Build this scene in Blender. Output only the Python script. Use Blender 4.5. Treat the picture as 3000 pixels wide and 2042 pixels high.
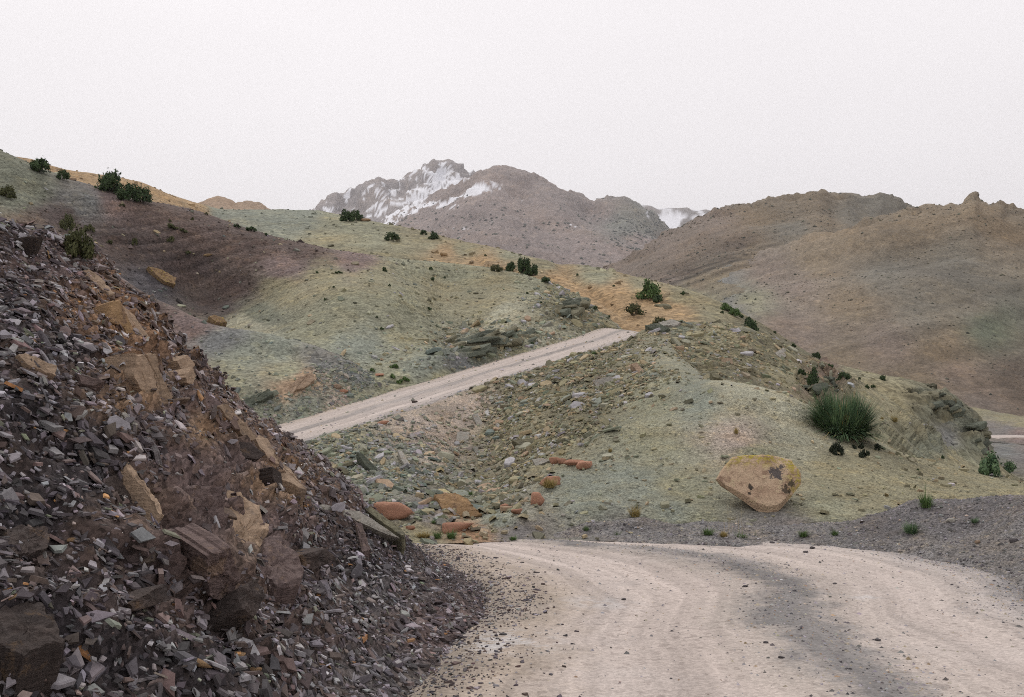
import bpy, math, random
import numpy as np
from mathutils import Vector, Matrix

for o in list(bpy.data.objects):
    bpy.data.objects.remove(o, do_unlink=True)
SC = bpy.context.scene
COL = SC.collection
RNG = np.random.default_rng(7)
random.seed(7)

# ------------------------------------------------------------------ camera
W0, H0, FPX = 3000.0, 2042.0, 2917.0          # photograph size and focal length in its pixels
CAMZ = 2.0
PITCH = math.atan((1150 - 1021) / FPX)
cam = bpy.data.cameras.new('camera')
cam.sensor_width = 36.0
cam.lens = FPX / W0 * 36.0
cam.clip_start = 0.1
cam.clip_end = 30000
camo = bpy.data.objects.new('camera', cam)
camo.location = (0, 0, CAMZ)
camo.rotation_euler = (math.pi / 2 + PITCH, 0, 0)
COL.objects.link(camo)
SC.camera = camo

# ------------------------------------------------------------------ sky, sun, exposure
SUN_EL, SUN_AZ = math.radians(46), math.radians(-22)      # azimuth from +Y (ahead) towards +X (right)
world = bpy.data.worlds.new('World')
SC.world = world
world.use_nodes = True
wn, wl = world.node_tree.nodes, world.node_tree.links
wn.clear()
w_out = wn.new('ShaderNodeOutputWorld')
w_bg = wn.new('ShaderNodeBackground')
w_sky = wn.new('ShaderNodeTexSky')
w_sky.sky_type = 'NISHITA'
w_sky.sun_disc = False
w_sky.sun_elevation = SUN_EL
w_sky.sun_rotation = SUN_AZ
w_sky.air_density = 1.0
w_sky.dust_density = 3.0
w_hsv = wn.new('ShaderNodeHueSaturation')
w_hsv.inputs['Saturation'].default_value = 0.1
w_tc = wn.new('ShaderNodeTexCoord')
w_noise = wn.new('ShaderNodeTexNoise')
w_noise.inputs['Scale'].default_value = 1.6
w_noise.inputs['Detail'].default_value = 4
w_map = wn.new('ShaderNodeMapping')
w_map.inputs['Scale'].default_value = (1, 1, 3)
w_ramp = wn.new('ShaderNodeValToRGB')
w_ramp.color_ramp.elements[0].position = 0.3
w_ramp.color_ramp.elements[0].color = (10.35, 9.9, 10.05, 1)
w_ramp.color_ramp.elements[1].position = 0.75
w_ramp.color_ramp.elements[1].color = (11.1, 10.65, 10.8, 1)
w_mix = wn.new('ShaderNodeMixRGB')
w_mix.inputs['Fac'].default_value = 0.92                   # overcast: a cloud sheet over the sky
wl.new(w_sky.outputs['Color'], w_hsv.inputs['Color'])
wl.new(w_tc.outputs['Generated'], w_map.inputs['Vector'])
wl.new(w_map.outputs['Vector'], w_noise.inputs['Vector'])
wl.new(w_noise.outputs['Fac'], w_ramp.inputs['Fac'])
wl.new(w_hsv.outputs['Color'], w_mix.inputs['Color1'])
wl.new(w_ramp.outputs['Color'], w_mix.inputs['Color2'])
wl.new(w_mix.outputs['Color'], w_bg.inputs['Color'])
w_bg.inputs['Strength'].default_value = 0.1
wl.new(w_bg.outputs['Background'], w_out.inputs['Surface'])

sun = bpy.data.lights.new('sun', 'SUN')
sun.energy = 1.5
sun.angle = math.radians(12)
sun.color = (1.0, 0.96, 0.9)
suno = bpy.data.objects.new('sun', sun)
sd = Vector((math.sin(SUN_AZ) * math.cos(SUN_EL), math.cos(SUN_AZ) * math.cos(SUN_EL), math.sin(SUN_EL)))
suno.rotation_euler = sd.to_track_quat('Z', 'Y').to_euler()
suno.location = (20, 20, 60)
COL.objects.link(suno)

SC.view_settings.view_transform = 'Standard'
SC.view_settings.look = 'None'
SC.view_settings.gamma = 1.0
SC.view_settings.exposure = 0.0
SC.view_settings.use_curve_mapping = False
SC.render.engine = 'CYCLES'
SC.cycles.max_bounces = 4
SC.cycles.volume_bounces = 0
SC.cycles.use_denoising = False
SC.cycles.filter_width = 1.0

# ------------------------------------------------------------------ maths helpers
CP, SP = math.cos(PITCH), math.sin(PITCH)

def P(px, py, d):
    """photo pixel + distance ahead (m) -> world point"""
    px = np.asarray(px, float); py = np.asarray(py, float); d = np.asarray(d, float)
    dx, dy = px - W0 / 2, H0 / 2 - py
    X, Y, Z = dx, FPX * CP - dy * SP, FPX * SP + dy * CP
    k = d / Y
    return np.stack([X * k, Y * k, Z * k + CAMZ], -1)

def proj(p):
    p = np.asarray(p, float)
    z = p[..., 2] - CAMZ
    depth = p[..., 1] * CP + z * SP
    up = -p[..., 1] * SP + z * CP
    depth = np.where(depth < 0.05, 0.05, depth)
    return W0 / 2 + FPX * p[..., 0] / depth, H0 / 2 - FPX * up / depth, depth

SLOPE = -0.03                                   # the near road falls gently away from the camera
def PG(px, py, dz=0.0):
    """photo pixel -> point on the near road plane"""
    q = P(px, py, 1.0) - np.array([0, 0, CAMZ])
    t = (CAMZ - dz) / (SLOPE * q[..., 1] - q[..., 2])
    r = q * np.asarray(t)[..., None]
    r[..., 2] += CAMZ
    return r

def hash3(ix, iy, iz, seed):
    h = (ix * 374761393 + iy * 668265263 + iz * 2147483647 + seed * 1274126177) & 0xFFFFFFFF
    h = ((h ^ (h >> 13)) * 1274126177) & 0xFFFFFFFF
    h = ((h ^ (h >> 15)) * 2246822519) & 0xFFFFFFFF
    return h ^ (h >> 16)

def perlin(p, seed=0):
    p = np.asarray(p, float)
    sh = p.shape[:-1]
    p = p.reshape(-1, 3)
    i = np.floor(p).astype(np.int64)
    f = p - i
    u = f * f * f * (f * (f * 6 - 15) + 10)
    out = np.zeros(len(p))
    for dx in (0, 1):
        wx = u[:, 0] if dx else 1 - u[:, 0]
        for dy in (0, 1):
            wy = u[:, 1] if dy else 1 - u[:, 1]
            for dz in (0, 1):
                wz = u[:, 2] if dz else 1 - u[:, 2]
                h = hash3(i[:, 0] + dx, i[:, 1] + dy, i[:, 2] + dz, seed)
                gx = (h & 1023) / 511.5 - 1
                gy = ((h >> 10) & 1023) / 511.5 - 1
                gz = ((h >> 20) & 1023) / 511.5 - 1
                out += wx * wy * wz * (gx * (f[:, 0] - dx) + gy * (f[:, 1] - dy) + gz * (f[:, 2] - dz))
    return out.reshape(sh)

def fbm(p, octv=5, seed=0, gain=0.5, ridge=False):
    a, s, out = 1.0, 1.0, 0.0
    for k in range(octv):
        n = perlin(np.asarray(p) * s + 17.3 * k, seed + k)
        if ridge:
            n = 0.4 - np.abs(n) * 1.6
        out = out + a * n
        a *= gain; s *= 2.03
    return out

def sstep(a, b, x):
    t = np.clip((x - a) / (b - a), 0, 1)
    return t * t * (3 - 2 * t)

def pchip(xk, yk, xq):
    """monotone cubic through yk (K, ...) at xk (K,), evaluated at xq (Q,)"""
    xk = np.asarray(xk, float); yk = np.asarray(yk, float)
    xq = np.clip(np.asarray(xq, float), xk[0], xk[-1])
    h = np.diff(xk)
    hs = h.reshape((-1,) + (1,) * (yk.ndim - 1))
    d = np.diff(yk, axis=0) / hs
    m = np.zeros_like(yk)
    if len(xk) > 2:
        a, b = d[:-1], d[1:]
        w1 = 2 * hs[1:] + hs[:-1]; w2 = hs[1:] + 2 * hs[:-1]
        with np.errstate(divide='ignore', invalid='ignore'):
            hm = (w1 + w2) / (w1 / a + w2 / b)
        m[1:-1] = np.where(a * b > 0, np.nan_to_num(hm), 0)
    m[0], m[-1] = d[0], d[-1]
    j = np.clip(np.searchsorted(xk, xq, side='right') - 1, 0, len(xk) - 2)
    t = ((xq - xk[j]) / h[j]).reshape((-1,) + (1,) * (yk.ndim - 1))
    hj = h[j].reshape(t.shape)
    return ((2 * t**3 - 3 * t**2 + 1) * yk[j] + (t**3 - 2 * t**2 + t) * hj * m[j]
            + (-2 * t**3 + 3 * t**2) * yk[j + 1] + (t**3 - t**2) * hj * m[j + 1])

# ------------------------------------------------------------------ mesh helpers
def mesh_from(name, verts, polys=None, loops=None, counts=None, cols=None, smooth=True, uv=None):
    """polys: (F,k) int array, or loops + counts"""
    me = bpy.data.meshes.new(name)
    verts = np.ascontiguousarray(np.asarray(verts, np.float32).reshape(-1, 3))
    if polys is not None:
        polys = np.asarray(polys, np.int32)
        loops = polys.reshape(-1)
        counts = np.full(len(polys), polys.shape[1], np.int32)
    loops = np.asarray(loops, np.int32); counts = np.asarray(counts, np.int32)
    starts = np.concatenate([[0], np.cumsum(counts)[:-1]]).astype(np.int32)
    me.vertices.add(len(verts)); me.vertices.foreach_set('co', verts.ravel())
    me.loops.add(len(loops)); me.loops.foreach_set('vertex_index', loops)
    me.polygons.add(len(counts))
    me.polygons.foreach_set('loop_start', starts)
    me.polygons.foreach_set('use_smooth', np.full(len(counts), smooth))
    if cols is not None:
        a = me.attributes.new('Col', 'FLOAT_COLOR', 'POINT')
        c = np.ones((len(verts), 4), np.float32); c[:, :3] = np.asarray(cols).reshape(-1, 3)
        a.data.foreach_set('color', c.ravel())
    if uv is not None:
        a = me.attributes.new('ruv', 'FLOAT_VECTOR', 'POINT')
        a.data.foreach_set('vector', np.asarray(uv, np.float32).ravel())
    me.update(calc_edges=True)
    me.validate()
    return me

def obj(name, me, mat=None, parent=None, kind=None, label=None, cat=None, group=None):
    o = bpy.data.objects.new(name, me)
    COL.objects.link(o)
    if mat is not None and me is not None and not me.materials:
        me.materials.append(mat)
    if parent is not None: o.parent = parent
    if kind: o['kind'] = kind
    if label: o['label'] = label
    if cat: o['category'] = cat
    if group: o['group'] = group
    return o

def empty(name, loc, label, cat, group=None):
    o = obj(name, None, label=label, cat=cat, group=group)
    o.location = loc
    o.empty_display_size = 0.2
    return o

def grid_polys(m, n):
    i = np.arange((m - 1) * (n - 1))
    r, c = i // (n - 1), i % (n - 1)
    a = r * n + c
    return np.stack([a, a + 1, a + n + 1, a + n], 1)

def grid_normals(G):
    du = np.gradient(G, axis=1); dv = np.gradient(G, axis=0)
    n = np.cross(du, dv)
    n /= np.linalg.norm(n, axis=-1, keepdims=True) + 1e-12
    return n

LAY = {}
def loft(rows, ncol, nrow, mode='px', xr=None, rowpos=None):
    """rows bottom -> top; each a list of (px,py,d) ('px' mode, sampled on common pixel columns) or
    (K,3) world arrays with equal K ('idx' mode)"""
    R = []
    if mode == 'px':
        x0, x1 = xr
        xs = np.linspace(x0, x1, ncol)
        for r in rows:
            r = np.asarray(sorted(r), float)
            yd = pchip(r[:, 0], r[:, 1:], xs)
            # hold the end values but keep going sideways
            R.append(P(xs, yd[:, 0], yd[:, 1]))
    else:
        for r in rows:
            r = np.asarray(r, float)
            R.append(pchip(np.arange(len(r)), r, np.linspace(0, len(r) - 1, ncol)))
    R = np.stack(R)                                           # (rows, ncol, 3)
    if rowpos is None:
        px, py, _ = proj(R)
        seg = np.median(np.hypot(np.diff(px, axis=0), np.diff(py, axis=0)), axis=1)
        seg = np.maximum(seg, 0.12 * seg.max())
        rowpos = np.concatenate([[0], np.cumsum(seg)])
    G = pchip(rowpos, R, np.linspace(rowpos[0], rowpos[-1], nrow))
    return G

def strata(p, nrm, spacing, warp=0.6, seed=3, wscale=0.3):
    s = p @ np.asarray(nrm, float) / spacing + warp * fbm(p * wscale, 3, seed)
    k = np.floor(s); f = s - k
    hgt = (hash3(k.astype(np.int64), k.astype(np.int64) * 0, k.astype(np.int64) * 0, seed) & 1023) / 1023.0
    return (f ** 2 - 0.4) * (0.35 + hgt), hgt

PAL = {k: np.array(v) for k, v in dict(
    green=(.215, .215, .140), pale=(.285, .28, .20), dgreen=(.15, .16, .115), bgreen=(.185, .205, .165),
    purple=(.108, .082, .073), dpurple=(.078, .061, .057), ochre=(.31, .212, .11), rust=(.31, .185, .10),
    olive=(.215, .198, .118), dolive=(.145, .135, .082), grey=(.16, .15, .145), dgrey=(.085, .079, .085),
    tan=(.31, .215, .135), pink=(.33, .265, .22), brown=(.17, .125, .095), mauve=(.175, .13, .12),
    slate=(.105, .095, .103), bluegrey=(.15, .155, .15), red=(.36, .16, .095), white=(.8, .8, .82),
    sand=(.42, .36, .28), charcoal=(.05, .045, .048), far=(.15, .13, .12), farg=(.11, .12, .10)).items()}
for _k in ('green', 'pale', 'bgreen', 'olive', 'ochre', 'rust', 'tan', 'pink', 'brown', 'mauve', 'bluegrey', 'far', 'red', 'dolive', 'dgreen'):
    _c = PAL[_k]; PAL[_k] = (_c * .88 + _c.mean() * .12) * 1.08
for _k in ('green', 'pale', 'bgreen', 'olive', 'dgreen', 'dolive', 'pink'):
    PAL[_k] = PAL[_k] * np.array((1.03, 1.03, .99)); PAL[_k] = PAL[_k] * .86 + PAL[_k].mean() * .14
PAL.update(pk=np.array((.235, .21, .205)), bm=np.array((.215, .175, .16)), bmg=np.array((.15, .155, .135)), gravel=np.array((.165, .158, .155)), dgravel=np.array((.125, .118, .12)))  # pk, bm: far mountain tones paled, some haze put into the colour
for _k in ('brown', 'mauve', 'far', 'purple', 'farg'):
    PAL['m_' + _k] = PAL[_k] * np.array((1.0, 1.06, .94)) * 1.0

def zones(G, ctrl, power=3.0, warp=40.0, wscale=0.3, seed=11, smooth=12.0):
    """geological colour of every vertex, with some shade and haze painted in: nearest-weighted mix of colour points given on the photo"""
    px, py, _ = proj(G)
    px = px + warp * fbm(G * wscale, 4, seed); py = py + warp * fbm(G * wscale + 31.7, 4, seed + 5)
    px = px + .3 * warp * fbm(G * wscale * 14, 3, seed + 9); py = py + .3 * warp * fbm(G * wscale * 14 + 7.7, 3, seed + 12)
    acc = np.zeros(G.shape[:2] + (3,)); ws = np.zeros(G.shape[:2])
    for (x, y, c) in ctrl:
        w = 1.0 / ((px - x) ** 2 + (1.6 * (py - y)) ** 2 + smooth ** 2) ** (power / 2)
        acc += w[..., None] * PAL[c]; ws += w
    return acc / ws[..., None]

def terrain(name, G, cols, mat, kind='structure'):
    m, n = G.shape[:2]
    N = grid_normals(G)
    if np.mean(N[..., 2]) < 0:
        pl = grid_polys(m, n)[:, ::-1]; N = -N
    else:
        pl = grid_polys(m, n)
    me = mesh_from(name, G, polys=pl, cols=cols)
    o = obj(name, me, mat, kind=kind)
    px, py, dp = proj(G)
    LAY[name] = dict(G=G, N=N, px=px, py=py, dp=dp, C=cols)
    return o

def displace(G, amount):
    N = grid_normals(G)
    if np.mean(N[..., 2]) < 0: N = -N
    return G + N * amount[..., None]

def hit(px, py, layers=None, r=6.0):
    """world point, normal and distance of the terrain seen at a photo pixel"""
    best = None
    for k in (layers or LAY.keys()):
        L = LAY[k]
        for rr in (r, 2.5 * r, 8 * r, 40 * r):
            m = (np.abs(L['px'] - px) < rr) & (np.abs(L['py'] - py) < rr) & (L['dp'] > 0.5)
            if m.any():
                idx = np.argwhere(m)
                dd = L['dp'][m]
                if rr <= 2.5 * r or layers:
                    j = idx[np.argmin(dd + 0.02 * dd * np.hypot(L['px'][m] - px, L['py'][m] - py) / rr)]
                    d = L['dp'][j[0], j[1]]
                    if best is None or d < best[2]:
                        best = (L['G'][j[0], j[1]], L['N'][j[0], j[1]], d)
                break
            if not layers and rr > 2 * r: break
    return best

# ------------------------------------------------------------------ materials
def new_mat(name):
    m = bpy.data.materials.new(name)
    m.use_nodes = True
    nt = m.node_tree
    b = nt.nodes['Principled BSDF']
    b.inputs['Roughness'].default_value = 0.95
    b.inputs['Specular IOR Level'].default_value = 0.15
    return m, nt, b

def N_(nt, t, **kw):
    n = nt.nodes.new(t)
    for k, v in kw.items():
        if k in n.inputs.keys(): n.inputs[k].default_value = v
        else: setattr(n, k, v)
    return n

def mathn(nt, op, a, b=None, c=None, clamp=False):
    n = nt.nodes.new('ShaderNodeMath'); n.operation = op; n.use_clamp = clamp
    for i, v in enumerate((a, b, c)):
        if v is None: continue
        if isinstance(v, (int, float)): n.inputs[i].default_value = v
        else: nt.links.new(v, n.inputs[i])
    return n.outputs[0]

def maprange(nt, v, a, b, c, d):
    n = nt.nodes.new('ShaderNodeMapRange'); n.clamp = True
    nt.links.new(v, n.inputs['Value'])
    for k, x in zip(('From Min', 'From Max', 'To Min', 'To Max'), (a, b, c, d)):
        n.inputs[k].default_value = x
    return n.outputs['Result']

def mixc(nt, fac, a, b, blend='MIX'):
    n = nt.nodes.new('ShaderNodeMixRGB'); n.blend_type = blend
    for i, v in zip(('Fac', 'Color1', 'Color2'), (fac, a, b)):
        if isinstance(v, (int, float)): n.inputs[i].default_value = v
        elif isinstance(v, tuple): n.inputs[i].default_value = v if len(v) == 4 else v + (1,)
        else: nt.links.new(v, n.inputs[i])
    return n.outputs['Color']

def noise(nt, vec, scale, detail=6, rough=0.6, dist=0.0):
    n = N_(nt, 'ShaderNodeTexNoise', Scale=scale, Detail=detail, Roughness=rough, Distortion=dist)
    nt.links.new(vec, n.inputs['Vector'])
    return n.outputs['Fac']

def voro(nt, vec, scale, out='Distance', feature='F1'):
    n = nt.nodes.new('ShaderNodeTexVoronoi'); n.feature = feature
    n.inputs['Scale'].default_value = scale
    nt.links.new(vec, n.inputs['Vector'])
    return n.outputs[out]

def ground_mat(name, grain, blotch, bump=0.5, bdist=0.05, contrast=0.35, stones=0.5, squash=(1, 1, 1), rot=(0, 0, 0), snow=False):
    """grain / blotch: cells per metre of the finest stones and of the broad colour patches"""
    m, nt, b = new_mat(name)
    at = nt.nodes.new('ShaderNodeAttribute'); at.attribute_name = 'Col'
    tc = nt.nodes.new('ShaderNodeTexCoord')
    mp = nt.nodes.new('ShaderNodeMapping'); mp.inputs['Scale'].default_value = squash; mp.inputs['Rotation'].default_value = rot
    nt.links.new(tc.outputs['Object'], mp.inputs['Vector'])
    v = mp.outputs['Vector']
    big = maprange(nt, noise(nt, v, blotch, 6, 0.65), 0.3, 0.7, 1 - contrast, 1 + contrast)
    c = mixc(nt, 1.0, at.outputs['Color'], big, 'MULTIPLY')
    warm = maprange(nt, noise(nt, v, blotch * 2.7, 4), 0.45, 0.7, 0, 0.35)
    c = mixc(nt, warm, c, mixc(nt, 1.0, c, (1.22, 1.0, 0.72), 'MULTIPLY'))
    med = maprange(nt, noise(nt, v, grain * 0.18, 8, 0.75), 0.3, 0.7, 0.72, 1.26)
    c = mixc(nt, 1.0, c, med, 'MULTIPLY')
    vc = nt.nodes.new('ShaderNodeSeparateColor')
    nt.links.new(voro(nt, v, grain, 'Color'), vc.inputs['Color'])
    st = maprange(nt, vc.outputs['Red'], 0, 1, 1 - stones, 1 + stones)
    c = mixc(nt, 1.0, c, st, 'MULTIPLY')
    vc2 = nt.nodes.new('ShaderNodeSeparateColor')
    nt.links.new(voro(nt, v, grain * 0.31, 'Color'), vc2.inputs['Color'])
    pick = maprange(nt, vc2.outputs['Green'], 0.9, 0.93, 0, stones)
    c = mixc(nt, pick, c, mixc(nt, 1.0, c, (1.5, 1.42, 1.2), 'MULTIPLY'))
    pickd = maprange(nt, vc2.outputs['Blue'], 0.9, 0.93, 0, stones)
    c = mixc(nt, pickd, c, mixc(nt, 1.0, c, (0.5, 0.5, 0.5), 'MULTIPLY'))
    nt.links.new(c, b.inputs['Base Color'])
    d1 = voro(nt, v, grain * 0.6, 'Distance')
    hsum = mathn(nt, 'ADD', mathn(nt, 'MULTIPLY', d1, -0.6), noise(nt, v, grain * 0.25, 8, 0.7))
    bp = N_(nt, 'ShaderNodeBump', Strength=bump, Distance=bdist)
    nt.links.new(hsum, bp.inputs['Height'])
    nt.links.new(bp.outputs['Normal'], b.inputs['Normal'])
    return m

def rock_mat(name, col, col2, col3=None, scale=4.0, bump=0.6, spots=None):
    m, nt, b = new_mat(name)
    tc = nt.nodes.new('ShaderNodeTexCoord')
    oi = nt.nodes.new('ShaderNodeObjectInfo')
    v = nt.nodes.new('ShaderNodeVectorMath'); v.operation = 'ADD'
    nt.links.new(tc.outputs['Object'], v.inputs[0]); nt.links.new(oi.outputs['Random'], v.inputs[1])
    v = v.outputs[0]
    c = mixc(nt, maprange(nt, noise(nt, v, scale, 8, 0.7), 0.35, 0.65, 0, 1), col, col2)
    if col3:
        c = mixc(nt, maprange(nt, noise(nt, v, scale * 1.7, 6, 0.7), 0.56, 0.64, 0, 0.85), c, col3)
    mp = nt.nodes.new('ShaderNodeMapping'); mp.inputs['Scale'].default_value = (1, 1, 7); mp.inputs['Rotation'].default_value = (.5, .35, .2)
    nt.links.new(v, mp.inputs['Vector'])
    beds = noise(nt, mp.outputs['Vector'], scale * 1.6, 7, 0.7)
    c = mixc(nt, 1.0, c, maprange(nt, beds, 0.3, 0.7, 0.74, 1.22), 'MULTIPLY')
    c = mixc(nt, 1.0, c, maprange(nt, noise(nt, v, scale * 9, 6, 0.8), 0.25, 0.75, 0.6, 1.36), 'MULTIPLY')
    c = mixc(nt, 1.0, c, maprange(nt, oi.outputs['Random'], 0, 1, 0.8, 1.2), 'MULTIPLY')
    nt.links.new(c, b.inputs['Base Color'])
    hs = mathn(nt, 'ADD', mathn(nt, 'ADD', noise(nt, v, scale * 2.5, 10, 0.7), beds), mathn(nt, 'MULTIPLY', noise(nt, v, scale * 14, 4), 0.4))
    bp = N_(nt, 'ShaderNodeBump', Strength=bump, Distance=0.09)
    nt.links.new(hs, bp.inputs['Height']); nt.links.new(bp.outputs['Normal'], b.inputs['Normal'])
    return m

def attr_mat(name, rough=0.9, var=0.25, scale=30.0, bump=0.3, sheen=False):
    m, nt, b = new_mat(name)
    b.inputs['Roughness'].default_value = rough
    at = nt.nodes.new('ShaderNodeAttribute'); at.attribute_name = 'Col'
    tc = nt.nodes.new('ShaderNodeTexCoord')
    nz = noise(nt, tc.outputs['Object'], scale, 6, 0.7)
    c = mixc(nt, 1.0, at.outputs['Color'], maprange(nt, nz, 0.3, 0.7, 1 - var, 1 + var), 'MULTIPLY')
    nt.links.new(c, b.inputs['Base Color'])
    if bump:
        bp = N_(nt, 'ShaderNodeBump', Strength=bump, Distance=0.01)
        nt.links.new(nz, bp.inputs['Height']); nt.links.new(bp.outputs['Normal'], b.inputs['Normal'])
    return m
# ================================================================== THE SETTING
M_near = ground_mat('shale_ground_near', 38, 0.5, 0.9, 0.03, 0.22, 0.42)
M_mid = ground_mat('shale_ground_mid', 11, 0.16, 0.8, 0.08, 0.20, 0.34)
M_ridge = ground_mat('ridge_ground', 4.5, 0.07, 0.8, 0.2, 0.22, 0.34)
M_mtn = ground_mat('mountain_ground', 2.2, 0.012, 0.25, 0.4, 0.22, 0.22, (1, .6, .8))
M_bank = ground_mat('dark_shale_bank', 34, 0.9, 0.9, 0.04, 0.25, 0.45)
M_berm = ground_mat('dark_gravel', 45, 0.6, 0.9, 0.02, 0.18, 0.5)

# ---- wide low ground under everything, out to the horizon
gx = np.linspace(-9000, 9000, 40); gy = np.linspace(-3000, 14000, 40)
GX, GY = np.meshgrid(gx, gy)
G = np.stack([GX, GY, -60 + 0 * GX], -1)
me = mesh_from('ground', G, polys=grid_polys(40, 40), cols=np.broadcast_to(PAL['brown'], G.shape))
obj('ground', me, M_mtn, kind='structure')

# ---- road: left and right edges, from behind the camera, round the bend, up to the crest
mb0, mb1 = P(790, 1330, 29.0), P(1640, 1058, 40.6)
md = mb1 - mb0
mh = md.copy(); mh[2] = 0; mh /= np.linalg.norm(mh)
mn = np.array([-mh[1], mh[0], 0]); MW = 3.9
def mid_lower(t): return mb0 + md * t
def mid_upper(t): return mb0 + md * t + mn * MW
toe_px = [(1150, 2042), (1250, 1940), (1330, 1850), (1395, 1780), (1400, 1715), (1300, 1652), (1195, 1600)]
toe = [PG(*q) for q in toe_px]
def gp(x, y, z=None): return np.array([x, y, SLOPE * y if z is None else z])
RL = [gp(-1.2, -6), gp(-1.1, -3), gp(-1.05, .5), gp(-.95, 3), gp(-.9, 5.2)] + toe + \
     [gp(-4.6, 17.4, -.5), gp(-8, 18.6, -.42), gp(-11.5, 20.6, -.3), gp(-13.6, 24, -.15), gp(-13.4, 28, .0)] + \
     [mid_upper(t) for t in (-.12, .15, .5, .85, 1.2, 1.45, 1.66)]
out_px = [(3080, 1765), (3000, 1700), (2890, 1658), (2700, 1615), (2400, 1584), (1900, 1571)]
RR = [gp(5.2, -6), gp(5.4, -3), gp(5.6, .5), gp(5.8, 3), gp(6.0, 5.5), gp(6.05, 8)] + [PG(*q) for q in out_px] + \
     [PG(1480, 1575), gp(-2.6, 18.6, -.5), gp(-6.3, 20.6, -.4), gp(-9.0, 23.2, -.2), gp(-9.4, 26.3, -.02)] + \
     [mid_lower(t) for t in (-.12, .15, .5, .85, 1.15, 1.35, 1.48)]
# behind the crest the road drops out of sight
RL += [RL[-1] + mh * 4 + np.array([0, 0, -.35]), RL[-1] + mh * 12 + np.array([3, 0, -2.2])]
RR += [RR[-1] + mh * 4 + np.array([0, 0, -.35]), RR[-1] + mh * 12 + np.array([3, 0, -2.2])]
RL, RR = np.array(RL), np.array(RR)
nl, nc = 430, 72
kk = np.concatenate([[0], np.cumsum(np.linalg.norm(np.diff((RL + RR) / 2, axis=0), axis=1))])
L_ = pchip(kk, RL, np.linspace(0, kk[-1], nl)); R_ = pchip(kk, RR, np.linspace(0, kk[-1], nl))
c = np.linspace(-0.06, 1.06, nc)
G = L_[:, None] * (1 - c)[None, :, None] + R_[:, None] * c[None, :, None]
side = (R_ - L_); side[:, 2] = 0; side /= np.linalg.norm(side, axis=1, keepdims=True)
along = np.stack([np.linspace(0, kk[-1], nl), np.zeros(nl), np.zeros(nl)], 1)
wob = .30 * fbm(along * .35, 4, 15)[:, None] * (1 - c)[None] + .34 * fbm(along * .35 + 40, 4, 16)[:, None] * c[None]
G = G + side[:, None] * wob[..., None]
sag = -0.10 * sstep(0.06, -0.05, c) - 0.10 * sstep(0.94, 1.05, c)
ruts = -0.025 * (np.exp(-((c - .27) / .06) ** 2) + np.exp(-((c - .75) / .07) ** 2)) + 0.03 * np.exp(-((c - .5) / .07) ** 2)
G[..., 2] += (sag + ruts)[None] + 0.022 * fbm(G * 0.9, 5, 3) + 0.006 * fbm(G * 7, 3, 4)
UV = np.stack([np.broadcast_to(c[None], (nl, nc)), np.broadcast_to(np.linspace(0, kk[-1], nl)[:, None], (nl, nc)), np.zeros((nl, nc))], -1)

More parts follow.
